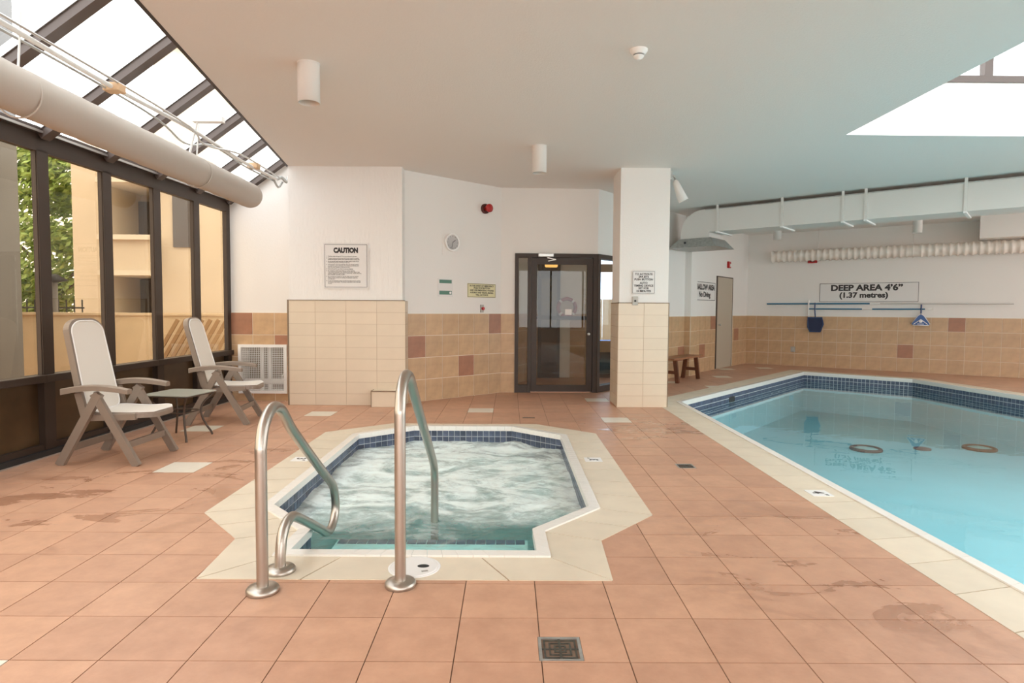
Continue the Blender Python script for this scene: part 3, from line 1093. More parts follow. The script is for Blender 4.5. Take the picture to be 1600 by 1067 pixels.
rl = empty('grab_rail', (-1.135, 2.81, 0))
tag(rl, 'stainless grab rail bent back down beside the hot tub front corner', 'handrail', 'stainless rails at the hot tub')
yz = [(0, .004), (0, .35), (0, .62), (.004, .68), (.035, .76), (.095, .815), (.165, .835), (.245, .815), (.31, .765), (.40, .685), (.70, .475), (.98, .285), (1.10, .205), (1.165, .145), (1.20, .06), (1.195, -.015), (1.15, -.07), (1.08, -.095), (1.0, -.085), (.86, -.01), (.62, .115), (.45, .20), (.375, .222), (.30, .21), (.25, .165), (.228, .10), (.222, .05), (.22, .004)]
pts = [(0, y, z) for y, z in yz]
MB().tube(bez_smooth(pts, 4), .0265, 20).build('tube', M['steel'], rl)
flange(rl, 0, 0); flange(rl, 0, .22)
rr_ = empty('hand_rail', (-.51, 2.88, 0))
tag(rr_, 'stainless hand rail leading from the lid down into the bubbling water', 'handrail', 'stainless rails at the hot tub')
yz = [(0, .004), (0, .4), (0, .78), (.006, .845), (.04, .92), (.10, .968), (.18, .985), (.27, .965), (.36, .905), (.48, .82), (.80, .60), (1.10, .395), (1.25, .29), (1.31, .235), (1.34, .165), (1.345, .08), (1.345, -.2), (1.345, -.6)]
MB().tube(bez_smooth([(0, y, z) for y, z in yz], 4), .0265, 20).build('tube', M['steel'], rr_)
flange(rr_, 0, 0)

# ------------------------------------------------------------------ column
colm = MB().box(1.475, 2.135, 8.36, 8.95, 0, CEIL + .01).build('column', M['plaster'])
tag(colm, 'square white column with cream tiles below, beside the pool', kind='structure')
ce = empty('tile_cladding', (1.465, 8.36, 0)); ce.parent = colm
tile_wall(ce, 0, .675, .345, 9, .345, .1565, M['beige_tile'], M['beige_grout'], y=-.004, gap=.005)
cl = empty('side_cladding', (1.475, 8.95, 0), -PI / 2); cl.parent = colm
tile_wall(cl, 0, .595, .345, 9, .345, .1565, M['beige_tile'], M['beige_grout'], y=-.003, gap=.005)
MB().box(1.455, 2.15, 8.345, 8.365, 1.4085, 1.418).box(2.14, 2.15, 8.345, 8.36, 0, 1.418).box(1.455, 1.475, 8.345, 8.95, 1.4085, 1.418).build('tile_edge_trim', M['edge_trim'], colm)

# ------------------------------------------------------------------ glass door and vestibule
door = empty('door_1', (.082, 9.787, 0), math.atan2(.05, 1.53))
tag(door, 'dark bronze glass entrance door with a narrow side light', kind='structure')
B = M['bronze']
H = 2.195
MB().box(0, .055, -.03, .10, 0, H).build('jamb', B, door)
MB().box(.205, .255, -.03, .10, 0, H - .05).build('jamb', B, door)
MB().box(1.235, 1.31, -.03, .10, 0, H).build('jamb', B, door)
MB().box(.055, 1.235, -.03, .10, H - .06, H).build('head', B, door)
MB().box(.055, .205, -.02, .09, 0, .12).build('side_light_rail', B, door)
MB().box(.055, .205, .03, .036, .12, H - .06).build('side_light_pane', M['glass_door'], door)
leaf = empty('door_leaf', (0, 0, 0)); leaf.parent = door
MB().box(.26, .345, -.025, .03, .015, H - .07).build('hinge_stile', B, leaf)
MB().box(1.14, 1.228, -.025, .03, .015, H - .07).build('lock_stile', B, leaf)
MB().box(.345, 1.14, -.025, .03, .015, .12).build('bottom_rail', B, leaf)
MB().box(.345, 1.14, -.025, .03, H - .17, H - .07).build('top_rail', B, leaf)
MB().box(.345, 1.14, .0, .006, .12, H - .17).build('pane', M['glass_door'], leaf)
MB().bbox(.30, 1.19, .05, .085, 1.155, 1.215, .006).build('push_bar', B, leaf)
MB().lathe([(.012, 0), (.012, .03), (.024, .035), (.024, .05), (.01, .058)], 16, Matrix.Translation((1.165, -.025, .935)) @ Matrix.Rotation(PI / 2, 4, 'X')).build('knob', M['alu'], leaf)
MB().box(.795, .90, -.004, -.001, 1.235, 1.325).build('notice', M['sign_white'], leaf)
MB().bbox(.36, .60, -.09, -.03, H - .055, H - .005, .006).build('door_closer', M['alu'], door)
MB().beam((.50, -.08, H - .07), (.63, -.11, H - .10), .03, .014).beam((.63, -.11, H - .10), (.52, -.05, H - .12), .03, .014).build('closer_arm', M['alu'], door)
side = empty('window_19', (1.39, 9.83, 0), math.atan2(WB[1] - WA[1], WB[0] - WA[0]))
tag(side, 'bronze framed side glazing between the glass door and the column', kind='structure')
MB().box(-.03, .045, -.03, .10, 0, H).build('post', B, side)
MB().box(1.28, 1.36, -.03, .10, 0, H).build('post', B, side)
MB().box(.045, 1.28, -.03, .10, 0, .10).build('bottom_rail', B, side)
MB().box(.045, 1.28, -.03, .10, H - .07, H).build('head', B, side)
MB().box(.045, 1.28, .03, .036, .10, H - .07).build('pane', M['glass_clear'], side)

# vestibule behind the door
vf = MB().prism([(-.4, 9.95), (1.36, 9.98), (2.86, 11.95), (2.86, 12.3), (-.4, 12.3)], -.1, -.002).build('floor_vestibule', M['floor'])
tag(vf, 'tiled floor behind the glass door', kind='structure')
vc = MB().prism([(-.6, 9.93), (1.30, 9.98), (2.8, 11.95), (2.86, 12.3), (-.6, 12.3)], 2.65, 2.75).build('ceiling_vestibule', M['ceiling'])
tag(vc, 'low ceiling behind the glass door', kind='structure')
vl, L = wall_frame('wall_vestibule', (-.35, 9.95), (.55, 12.0), 0, 2.7, M['plaster'], 'white and tan wall seen through the glass door', .12)
tile_wall(vl, 0, L, 0, 4, .31, .31, M['wall_tile'], M['wall_grout'])
vb, L = wall_frame('wall_vestibule_back', (.55, 12.0), (1.72, 12.0), 0, 2.7, M['plaster'], 'inner wall and dark inner door behind the glass door', .12)
tile_wall(vb, .62, L, .62, 4, .31, .31, M['wall_tile'], M['wall_grout'])
idr = empty('door_2', (.55, 11.985, 0))
tag(idr, 'dark inner glass door seen through the entrance door', kind='structure')
MB().box(0, .06, -.05, .01, 0, 2.3).box(.06, .36, -.05, .01, 0, .1).box(.06, .36, -.05, .01, 2.2, 2.3).box(.36, .42, -.05, .01, 0, 2.3).build('frame', M['bronze'], idr)
MB().box(.06, .36, -.03, -.02, .1, 2.2).build('pane', M['glass_bronze'], idr)
MB().box(.06, .36, -.012, -.006, .1, 2.2).build('backing', M['build_dark'], idr)
lamp = empty('wall_lamp', (.79, 11.93, 2.18))
tag(lamp, 'small warm wall lamp glowing behind the glass door', 'lamp')
MB().box(-.06, .06, .0, .07, -.03, .03).build('bracket', M['bronze'], lamp)
MB().bbox(-.12, .12, -.10, .0, -.055, .055, .02).build('shade', M['lamp_warm'], lamp)
ring = empty('life_ring', (1.10, 11.93, 1.36))
ring.scale = (.62, .62, .62)
tag(ring, 'orange red life ring on the wall behind the glass door', 'life ring')
MB().tube([(.27 * math.cos(a * PI / 18), 0, .27 * math.sin(a * PI / 18)) for a in range(36)], .055, 12, closed=True).build('float', M['orange_ring'], ring)
for k in range(4):
    a = PI / 4 + k * PI / 2
    MB().tube([(.27 * math.cos(a + t), 0, .27 * math.sin(a + t)) for t in (-.12, 0, .12)], .058, 12).build('band', M['white'], ring)
# glazed end of the vestibule towards the outdoor pool
we = empty('window_18', (1.72, 12.05, 0))
tag(we, 'vestibule window looking out to the outdoor pool', kind='structure')
for x in (0, .34, .74, 1.12):
    MB().box(x - .03, x + .03, -.05, .05, 0, 2.7).build('mullion', B, we)
MB().box(0, 1.12, -.05, .05, 0, .08).build('bottom_rail', B, we)
MB().box(0, 1.12, -.05, .05, 2.05, 2.2).build('transom', M['slat'], we)
MB().box(0, 1.12, -.05, .05, .5, .72).build('sill_rail', M['slat'], we)
MB().box(0, 1.12, .0, .02, .08, .5).build('spandrel_panel', M['reflection_dark'], we)  # dark reflection in the lower glass, painted as a dark green panel
MB().box(0, 1.12, .0, .008, .72, 2.65).build('pane', glass('grey blue glass', (.62, .68, .74)), we)

# door leaf in the long wall
ang = math.atan2(WB[1] - WA[1], WB[0] - WA[0])
d3 = empty('door_3', (WA[0], WA[1], 0), ang)
tag(d3, 'plain grey beige door in the far angled wall', kind='structure')
MB().box(5.20, 5.30, .0, .15, 0, 2.10).box(6.29, 6.31, 0, .15, 0, 2.10).box(5.30, 6.29, 0, .15, 2.08, 2.10).build('frame', M['bronze'], d3)
MB().box(5.30, 6.29, .004, .05, .004, 2.08).build('leaf', M['door_paint'], d3)
MB().box(5.18, 6.33, -.01, .3, -.1, .003).build('threshold', M['beige_grout'], d3)
MB().box(5.1, 6.4, .16, .2, -.1, 2.2).build('back_panel', M['build_dark'], d3)  # unseen panel added to stop outdoor light leaking past the leaf
MB().lathe([(.01, 0), (.01, .03), (.025, .04), (.02, .06)], 12, Matrix.Translation((5.40, .004, 1.0)) @ Matrix.Rotation(PI / 2, 4, 'X')).build('knob', M['alu'], d3)


def wall_pt(a, b, s, off=0.0):
    d = Vector((b[0] - a[0], b[1] - a[1])).normalized()
    n = Vector((d.y, -d.x))
    p = Vector(a) + d * s + n * off
    return p.x, p.y, math.atan2(d.y, d.x)


def sign(name, loc, rz, w, h, board, label, border=None, bw=.006, inset_=.015, cat='sign', edge=None):
    """board centred on loc, facing local -y"""
    o = empty(name, loc, rz)
    tag(o, label, cat)
    MB().bbox(-w / 2, w / 2, -.008, 0, -h / 2, h / 2, .0015).build('board', M[board], o)
    if border:
        a, b = w / 2 - inset_, h / 2 - inset_
        MB().box(-a, a, -.009, -.0075, b - bw, b).box(-a, a, -.009, -.0075, -b, -b + bw).box(-a, -a + bw, -.009, -.0075, -b + bw, b - bw).box(a - bw, a, -.009, -.0075, -b + bw, b - bw).build('border', M[border], o)
    return o


# ------------------------------------------------------------------ signs
s = sign('caution_sign', (-2.205, 8.392, 1.886), 0, .605, .61, 'sign_white', 'white CAUTION rules board on the stucco pier', 'ink', .005, .018)
text_on_wall('heading', 'CAUTION', .088, M['ink'], s, 0, .178, y=-.009, bold=.006, xs=.82)
body = ['1.  Children under the age of 12 are not allowed in the spa.', None,
        '2.  Pregnant women and persons with known health or medical', '     conditions should consult with a physician before using a spa.', None,
        '3.  Do not use the spa if you have an open sore or rash, or are', '     experiencing nausea, vomiting or diarrhea.', None,
        '4.  Overexposure may cause fainting. 10 to 15 minutes may be', '     excessive for some individuals. Cool down periodically and', '     leave the spa if nausea or dizziness occurs.', None,
        '5.  Enter and exit the spa slowly to prevent slipping.', None,
        '6.  Do not play or swim near drains or suction devices.', '     Your body, body parts, hair, jewellery and other objects may', '     become trapped and cause injury or drowning. People with long', '     hair should be especially careful.', None,
        '7.  Do not enter or remain in a spa if a drain cover or suction', '     fitting is loose, broken or missing. Immediately notify the', '     spa operator.', None,
        '8.  In case of emergency, please use the emergency phone and the', '     emergency stop button. The button is located on the wall near', '     the spa.']
z = .135
for ln in body:
    if ln is None:
        z -= .0075
        continue
    text_on_wall('rule_line', ln, .0185, M['ink'], s, -.265, z - .014, y=-.009, align='LEFT', xs=.93)
    z -= .0172
s2 = sign('jets_sign', (1.797, 8.35, 1.69), 0, .306, .307, 'sign_white', 'white spa jets instruction sign on the column', 'ink', .004, .006)
text_on_wall('wording', 'TO ACTIVATE\nSPA JETS\nPUSH BUTTON', .037, M['ink'], s2, 0, .097, y=-.009, bold=.0011, space=.96)
text_on_wall('wording', 'AUTO\nTIMING DEVICE\nSET FOR\n15 MINUTES', .037, M['ink'], s2, 0, -.022, y=-.009, bold=.0011, space=.96)
sp = empty('push_button', (1.686, 8.345, 1.44), 0)
tag(sp, 'grey plate with a black push button below the jets sign', 'button')
MB().bbox(-.037, .037, -.012, .012, -.058, .058, .003).build('plate', M['grey_plate'], sp)
MB().lathe([(.014, 0), (.014, .008), (.01, .011)], 16, Matrix.Translation((0, -.012, 0)) @ Matrix.Rotation(PI / 2, 4, 'X')).build('button', M['dark'], sp)

AA, AB = (-1.46, 8.591), (-.14, 9.78)
x, y, rz = wall_pt(AA, AB, .70, .0)
s3 = sign('green_notice', (x, y, 1.625), rz, .27, .26, 'sign_white', 'small white notice with two green bars under the clock')
MB().box(-.11, .11, -.009, -.0075, .065, .115).build('green_bar', M['green'], s3)
MB().box(-.11, .11, -.009, -.0075, -.10, -.045).build('green_bar', M['green'], s3)
MB().lathe([(.018, 0), (.018, .002)], 16, Matrix.Translation((.085, -.0085, -.072)) @ Matrix.Rotation(PI / 2, 4, 'X')).build('dot', M['white'], s3)
x, y, rz = wall_pt(AA, AB, 1.385, .0)
s4 = sign('emergency_sign', (x, y, 1.60), rz, .555, .21, 'sign_yellow', 'pale yellow emergency sign with black border', 'ink', .005, .004)
text_on_wall('wording', 'IN THE EVENT OF EMERGENCY\nPUSH STOP BUTTON\nAND USE EMERGENCY PHONE\nAUDIBLE AND VISUAL SIGNAL\nWILL ACTIVATE', .034, M['ink'], s4, 0, .058, y=-.009, bold=.0007, space=1.0)
x, y, rz = wall_pt(AA, AB, 1.385, .0)
eb = empty('emergency_button', (x, y, 1.325), rz)
tag(eb, 'red emergency stop button on a white plate below the yellow sign', 'button')
MB().bbox(-.03, .03, -.018, 0, -.06, .06, .003).build('plate', M['grey_plate'], eb)
MB().lathe([(.02, 0), (.02, .012), (.026, .016), (.026, .024), (.02, .03)], 16, Matrix.Translation((.005, -.018, 0)) @ Matrix.Rotation(PI / 2, 4, 'X')).build('button', M['red'], eb)
x, y, rz = wall_pt(AA, AB, .805, .0)
ck = empty('wall_clock', (x, y, 2.285), rz)
tag(ck, 'round white wall clock showing about half past one', 'clock')
R90 = Matrix.Rotation(PI / 2, 4, 'X')
MB().box(-.16, .16, -.006, 0, -.19, .17).build('back_plate', M['plaster'], ck)
MB().lathe([(.125, .006), (.132, .02), (.132, .045), (.12, .05), (.105, .04)], 40, R90).build('case', M['white'], ck)
MB().lathe([(.105, .036), (.105, .04)], 40, R90).build('dial', simple('grey clock dial', (.58, .57, .60), .4), ck)
for k in range(12):
    a = k * PI / 6
    MB().beam((.085 * math.sin(a), -.0405, .085 * math.cos(a)), (.098 * math.sin(a), -.0405, .098 * math.cos(a)), .004, .002, up=(0, 1, 0)).build('hour_mark', M['ink'], ck)
MB().beam((0, -.042, 0), (.047, -.042, .035), .007, .002, up=(0, 1, 0)).build('hour_hand', M['ink'], ck)
MB().beam((0, -.044, 0), (-.022, -.044, -.085), .005, .002, up=(0, 1, 0)).build('minute_hand', M['ink'], ck)
x, y, rz = wall_pt(AA, AB, 1.44, .0)
bl = empty('alarm_bell', (x, y, 2.845), rz)
tag(bl, 'red fire alarm horn high on the angled wall', 'alarm')
MB().lathe([(.075, 0), (.075, .03), (.06, .035)], 24, R90).build('back_box', simple('dark red box', (.09, .02, .015), .5), bl)
MB().lathe([(.035, .03), (.04, .07), (.062, .10), (.062, .125), (.02, .13)], 24, R90).build('horn', M['red'], bl)

x, y, rz = wall_pt(WA, WB, 4.46, .0)
s5 = sign('shallow_sign', (x, y, 1.735), rz, 1.32, .40, 'sign_white', 'white SHALLOW AREA No Diving sign beside the grey door', 'ink', .010, .004)
text_on_wall('wording', 'SHALLOW AREA', .155, M['ink'], s5, .05, .035, y=-.009, bold=.008, xs=.98)
text_on_wall('wording', 'No Diving', .155, M['ink'], s5, .04, -.12, y=-.009, bold=.006)
x, y, rz = wall_pt(WA, WB, 5.93, .0)
fa = empty('fire_alarm_strobe', (x, y, 2.385), rz)
tag(fa, 'small red fire alarm above the grey door', 'alarm')
MB().bbox(-.07, .07, -.05, 0, -.075, .075, .008).build('case', M['red'], fa)
MB().bbox(-.03, .03, -.07, -.05, -.05, .02, .006).build('lens', M['white'], fa)

x, y, rz = wall_pt(RA, RB, 2.635, .0)
s6 = sign('deep_sign', (x, y, 1.755), rz, 1.96, .43, 'sign_white', 'long white DEEP AREA depth sign on the far wall', 'ink', .008, .002)
text_on_wall('wording', 'DEEP AREA 4\u20196\u201d', .185, M['ink'], s6, -.03, .045, y=-.009, bold=.008, xs=1.12)
text_on_wall('wording', '(1.37 metres)', .165, M['ink'], s6, -.075, -.115, y=-.009, bold=.007, xs=1.08)
x, y, rz = wall_pt(RA, RB, 1.487, .0)
hs_ = empty('alarm_horn', (x, y, 2.50), rz)
tag(hs_, 'small red alarm below the ribbed duct on the far wall', 'alarm')
MB().bbox(-.10, .10, -.06, 0, -.045, .045, .008).build('case', M['red'], hs_)
MB().bbox(-.05, .05, -.075, -.06, -.02, .02, .004).build('lens', simple('dark red lens', (.2, .01, .01), .3), hs_)
x, y, rz = wall_pt(RA, RB, 1.109, .0)
ol = empty('wall_outlet', (x, y, .40), rz)
tag(ol, 'grey outlet cover on the tan tiles of the far wall', 'outlet')
MB().bbox(-.05, .05, -.025, -.006, -.065, .065, .004).build('plate', M['grey_plate'], ol)
MB().bbox(-.03, .03, -.032, -.025, -.045, .045, .003).build('cover', M['galv'], ol)


# poles, skimmer net and vacuum head hanging on the far wall
def rpt(s_, off, z_):
    x_, y_, _ = wall_pt(RA, RB, s_, off)
    return (x_, y_, z_)


p1 = empty('telescopic_pole', rpt(.49, .05, 1.497))
tag(p1, 'upper telescopic pole, blue then bare metal, under the depth sign', 'pole')
inv = Vector(p1.location)
loc = lambda s_, o_, z_: Vector(rpt(s_, o_, z_)) - inv
MB().tube([loc(.49, .05, 1.495), loc(2.77, .05, 1.50)], .018, 10).build('blue_section', M['teal_pole'], p1)
MB().tube([loc(2.77, .05, 1.50), loc(5.23, .05, 1.492)], .012, 10).build('metal_section', M['alu'], p1)
MB().tube([loc(2.70, .05, 1.50), loc(2.90, .05, 1.50)], .023, 10).build('collar', M['white'], p1)
p2 = empty('net_pole', rpt(1.436, .05, 1.375))
tag(p2, 'lower blue pole with a white joint, between net and vacuum head', 'pole')
inv2 = Vector(p2.location)
loc = lambda s_, o_, z_: Vector(rpt(s_, o_, z_)) - inv2
MB().tube([loc(1.44, .05, 1.375), loc(2.55, .05, 1.375)], .016, 10).build('blue_section', M['teal_pole'], p2)
MB().tube([loc(2.55, .05, 1.375), loc(2.75, .05, 1.375)], .014, 10).build('joint', M['white'], p2)
MB().tube([loc(2.75, .05, 1.375), loc(3.74, .05, 1.38)], .016, 10).build('blue_section', M['teal_pole'], p2)
MB().tube([loc(3.80, .05, 1.38), loc(3.88, .05, 1.38)], .018, 10).build('tip', M['white'], p2)
hk = empty('wall_hook', rpt(1.44, .0, 1.35))
tag(hk, 'white curved hanger holding the poles on the far wall', 'hook')
invh = Vector(hk.location)
MB().tube(bez_smooth([Vector(rpt(1.44, o_, z_)) - invh for o_, z_ in ((.0, 1.56), (.05, 1.57), (.09, 1.5), (.09, 1.35), (.07, 1.22), (0.01, 1.2))], 4), .016, 8).build('hook', M['white'], hk)
x, y, rz = wall_pt(RA, RB, 1.60, .10)
sk = empty('skimmer_net', (x, y, 1.0), rz)
tag(sk, 'dark blue leaf skimmer net hanging from the pole', 'net')
out_ = [(-.165, .17), (.14, .17), (.17, .02), (.11, -.16), (-.11, -.16), (-.16, -.05)]
outp = bez_smooth([(x_, 0, z_) for x_, z_ in out_ + out_[:1]], 1)
MB().tube([(x_, 0, z_) for x_, z_ in out_], .016, 8, closed=True).build('hoop', M['blue_plastic'], sk)
MB().prism([(x_, z_) for x_, z_ in out_], -.006, .006, Matrix.Rotation(PI / 2, 4, 'X')).build('mesh_panel', M['blue_net'], sk)
MB().tube([(-.0, 0, .16), (-.02, 0, .35), (-.02, 0, .52)], .014, 8).build('handle', M['blue_plastic'], sk)
x, y, rz = wall_pt(RA, RB, 3.675, .10)
vh = empty('vacuum_head', (x, y, 1.06), rz)
tag(vh, 'blue triangular pool vacuum head hanging from the lower pole', 'pool vacuum')
tri = [(0, .22), (.06, .17), (.17, .0), (.14, -.03), (-.14, -.03), (-.17, .0), (-.06, .17)]
MB().prism(tri, -.012, .012, R90).build('body', simple('bright blue plastic', (.02, .09, .30), .35), vh)
MB().tube([(x_, -.012, z_) for x_, z_ in tri], .008, 6, closed=True).build('brush_rim', M['white'], vh)
MB().beam((-.13, -.016, -.01), (0, -.016, .10), .012, .004, up=(0, 1, 0)).beam((.13, -.016, -.01), (0, -.016, .10), .012, .004, up=(0, 1, 0)).beam((-.06, -.016, .0), (.06, -.016, .0), .010, .004, up=(0, 1, 0)).build('rib', M['white'], vh)
MB().lathe([(.035, .01), (.035, .03), (.02, .03)], 16, Matrix.Translation((0, 0, .06)) @ R90).build('hose_port', M['white'], vh)
MB().tube([(0, 0, .20), (0, 0, .42)], .014, 8).build('handle', M['blue_plastic'], vh)

# bench against the long wall
bx_, by_, rz = wall_pt(WA, WB, 2.62, .32)
be = empty('bench', (bx_, by_, 0), rz)
tag(be, 'reddish wooden bench by the wall, half hidden by the column', 'bench')
for k in range(2):
    MB().bbox(-.75, .62, -.17 + k * .175, -.005 + k * .175, .42, .455, .005).build('seat_plank', M['wood_top'], be)
for sx in (-.55, .42):
    for sy in (-1, 1):
        MB().beam((sx, sy * .10, .42), (sx, sy * .155, .0), .07, .05, up=(1, 0, 0)).build('leg', M['wood'], be)
    MB().box(sx - .02, sx + .02, -.13, .13, .16, .22).build('stretcher', M['wood'], be)

# ------------------------------------------------------------------ things on the ceiling


def can(x, y, label, r=.085, h=.30):
    o = empty('ceiling_light', (x, y, CEIL))
    tag(o, label, 'ceiling light', 'white cylinder ceiling lights')
    MB().lathe([(r, 0), (r, -h), (r - .006, -h), (r - .006, -h + .05), (r - .006, -.06)], 32, cap=False).build('housing', M['white_paint'], o)
    MB().lathe([(r - .008, -.10), (r - .03, -.16), (.03, -.17), (.005, -.17)], 24, cap=False).build('lamp', simple('unlit lamp reflector', (.24, .20, .18), .4), o)
    MB().lathe([(r + .004, 0), (r + .004, -.008), (r, -.008)], 32).build('canopy_ring', M['white_paint'], o)


can(-1.575, 4.93, 'white cylinder ceiling light nearest the chairs')
can(.335, 7.30, 'white cylinder ceiling light above the glass door', .085, .31)
can(5.95, 13.88, 'white cylinder ceiling light left of the ribbed duct', .085, .31)
can(8.17, 12.50, 'white cylinder ceiling light over the depth sign', .085, .31)
sd = empty('smoke_detector', (.93, 4.62, CEIL))
tag(sd, 'small stepped white smoke detector on the ceiling', 'smoke detector')
MB().lathe([(.065, 0), (.064, -.012), (.045, -.035)], 28).build('base', M['white'], sd)
MB().lathe([(.038, -.035), (.036, -.045)], 28).build('gap', simple('grey detector slot', (.22, .22, .22), .6), sd)
MB().lathe([(.04, -.045), (.034, -.058), (.016, -.068), (.014, -.072)], 28).build('head', M['white'], sd)
# spot lamp on the column
sl = empty('spot_lamp', (2.135, 8.42, 3.12))
tag(sl, 'white bullet flood lamp on the side of the column', 'lamp')
MB().bbox(0, .025, -.06, .06, -.06, .06, .005).build('wall_plate', M['galv'], sl)
MB().tube(bez_smooth([(.02, 0, 0), (.06, 0, .0), (.08, 0, -.04), (.075, -.01, -.08)], 3), .014, 10).build('knuckle', M['galv'], sl)
mt = Matrix.Translation((.07, -.01, -.06)) @ Matrix.Rotation(math.radians(-24), 4, 'Y') @ Matrix.Rotation(PI, 4, 'X')
MB().lathe([(.02, 0), (.042, .03), (.05, .10), (.07, .30), (.066, .30), (.05, .18)], 28, mt, cap=False).build('shade', M['white_paint'], sl)
MB().lathe([(.066, .292), (.01, .296)], 28, mt).build('lens', M['lamp_on'], sl)

# rectangular duct over the pool, elbow and outlet
RD0, RD1 = (4.128, 10.818), (6.905, 8.409)
dv_ = Vector((RD1[0] - RD0[0], RD1[1] - RD0[1])).normalized()
dct = empty('air_duct', (RD0[0], RD0[1], 0), math.atan2(dv_.y, dv_.x))
tag(dct, 'white rectangular air duct under the ceiling over the pool', 'duct')
# profile in local x-z, extruded along local y (0 .. .6)
prof = []
for k in range(9):
    a = PI / 2 + k * PI / 16
    prof.append((-.83 + .42 * math.cos(a), 2.74 + .41 * math.sin(a)))
prof += [(-1.25, 2.64), (-.70, 2.64), (-.70, 2.74), (8.2, 2.74), (8.2, 3.15)]
MB().prism(prof, -.60, 0, Matrix.Rotation(PI / 2, 4, 'X')).build('trunk', M['white_paint'], dct)
MB().box(-.78, 8.2, -.012, .0, 3.135, 3.15).build('top_flange', M['galv'], dct)
q0, q1 = (-1.27, -.66, -.03, .63), (-1.42, -.52, -.14, .74)
vs = [(q0[0], q0[2], 2.64), (q0[1], q0[2], 2.64), (q0[1], q0[3], 2.64), (q0[0], q0[3], 2.64), (q1[0], q1[2], 2.47), (q1[1], q1[2], 2.47), (q1[1], q1[3], 2.47), (q1[0], q1[3], 2.47)]
MB().add(vs, [(0, 1, 2, 3), (7, 6, 5, 4), (4, 5, 1, 0), (5, 6, 2, 1), (6, 7, 3, 2), (7, 4, 0, 3)]).build('outlet_hood', M['galv'], dct)
MB().lathe([(.02, 0), (.02, .01)], 12, Matrix.Translation((-1.12, -.09, 2.56)) @ R90).build('screw_hole', M['dark'], dct)
for s_ in (-.55, .56, 1.48, 1.80, 3.05):
    MB().box(s_ - .02, s_ + .02, -.022, -.004, 2.72, CEIL).build('hanger_strap', M['white_paint'], dct)
    MB().box(s_ - .02, s_ + .02, -.03, .66, 2.715, 2.738).build('hanger_bar', M['white'], dct)
# ribbed round duct along the far wall
fd = empty('ribbed_duct', rpt(.65, .30, 2.62), math.atan2(RB[1] - RA[1], RB[0] - RA[0]))
tag(fd, 'white ribbed round duct along the far wall', 'duct')
path, rad = [], []
n = 250
for k in range(n):
    path.append((6.2 * k / (n - 1), 0, 0)); 
    ph = (k % 5)
    big = 0 if 6.2 * k / (n - 1) < 2.75 or 6.2 * k / (n - 1) > 2.75 + .2 else 1
    rad.append(.125 if big else (.143 if ph in (0, 1) else .120))
MB().tube(path, rad, 18).build('hose', M['flex'], fd)
for s_ in (1.0, 2.85, 4.3):
    MB().tube([(s_, 0, .12), (s_, 0, CEIL - 2.62)], .006, 6).build('hanger_rod', M['white_paint'], fd)
    MB().tube([(s_, .142 * math.cos(a * PI / 12), .142 * math.sin(a * PI / 12)) for a in range(24)], .006, 6, closed=True).build('hanger_loop', M['white_paint'], fd)

# round cloth duct under the roof glazing
cdct = empty('cloth_duct', (-3.2, 7.72, 2.69))
tag(cdct, 'thick white round duct under the roof glazing', 'duct')
path, rad = [], []
for k in range(92):
    y = -.0 - k * .115
    path.append((0, y, .055 * k / 92))
    rad.append(.148 + .0025 * math.sin(k * 2.1))
MB().tube([(0, .03, 0), (0, .02, 0)] + path, [.125, .143] + rad, 32).build('hose', M['duct_fabric'], cdct)
for y in (-1.3, -3.6, -6.0):
    MB().tube([(0 + .152 * math.cos(a * PI / 14), y, .152 * math.sin(a * PI / 14)) for a in range(28)], .006, 6, closed=True).build('hanger_loop', M['duct_fabric'], cdct)
    MB().tube([(0, y, .15), (.03, y, .52)], .007, 6).build('hanger_rod', M['white'], cdct)
# conduit and cables above it
cnd = empty('conduit', (-3.17, 8.52, 3.06))
tag(cnd, 'white conduit and cables running below the roof glazing', 'pipe')
MB().tube(bez_smooth([(0, 0, 0), (0, -1.0, -.02), (0, -2.3, .02), (0, -3.6, .0), (0, -5.5, .03), (0, -9, .04)], 6), .018, 10).build('pipe', M['white_paint'], cnd)
MB().tube(bez_smooth([(-.05, .02, -.02), (-.04, -.9, -.04), (-.05, -1.7, .0), (-.10, -2.2, -.10), (-.05, -3.0, -.02), (-.05, -5.5, 0), (-.05, -9, .01)], 6), .010, 8).build('cable', M['galv'], cnd)
MB().tube(bez_smooth([(.05, .0, .01), (.04, -1.2, .03), (.0, -2.0, -.06), (.05, -2.6, .02), (.04, -5.5, .04), (.05, -9, .05)], 6), .010, 8).build('cable', M['alu'], cnd)
for y in (-.75, -3.45):
    MB().bbox(-.07, .06, y - .05, y + .05, -.03, .035, .006).build('clamp', M['clamp_wood'], cnd)
MB().bbox(.0, .30, -2.25, -2.17, .10, .155, .004).build('bracket_arm', M['white'], cnd)
MB().tube([(.03, -2.2, .11), (-.05, -2.2, -.20)], .012, 8).build('bracket_rod', M['white'], cnd)
MB().tube(bez_smooth([(0, 0, 0), (.05, .05, .03), (.10, .08, -.02), (.12, .10, .05)], 4), .022, 8).tube(bez_smooth([(-.03, -.05, 0), (0, .05, -.1), (.05, .08, -.02)], 4), .014, 8).build('cable_tail', M['galv'], cnd)

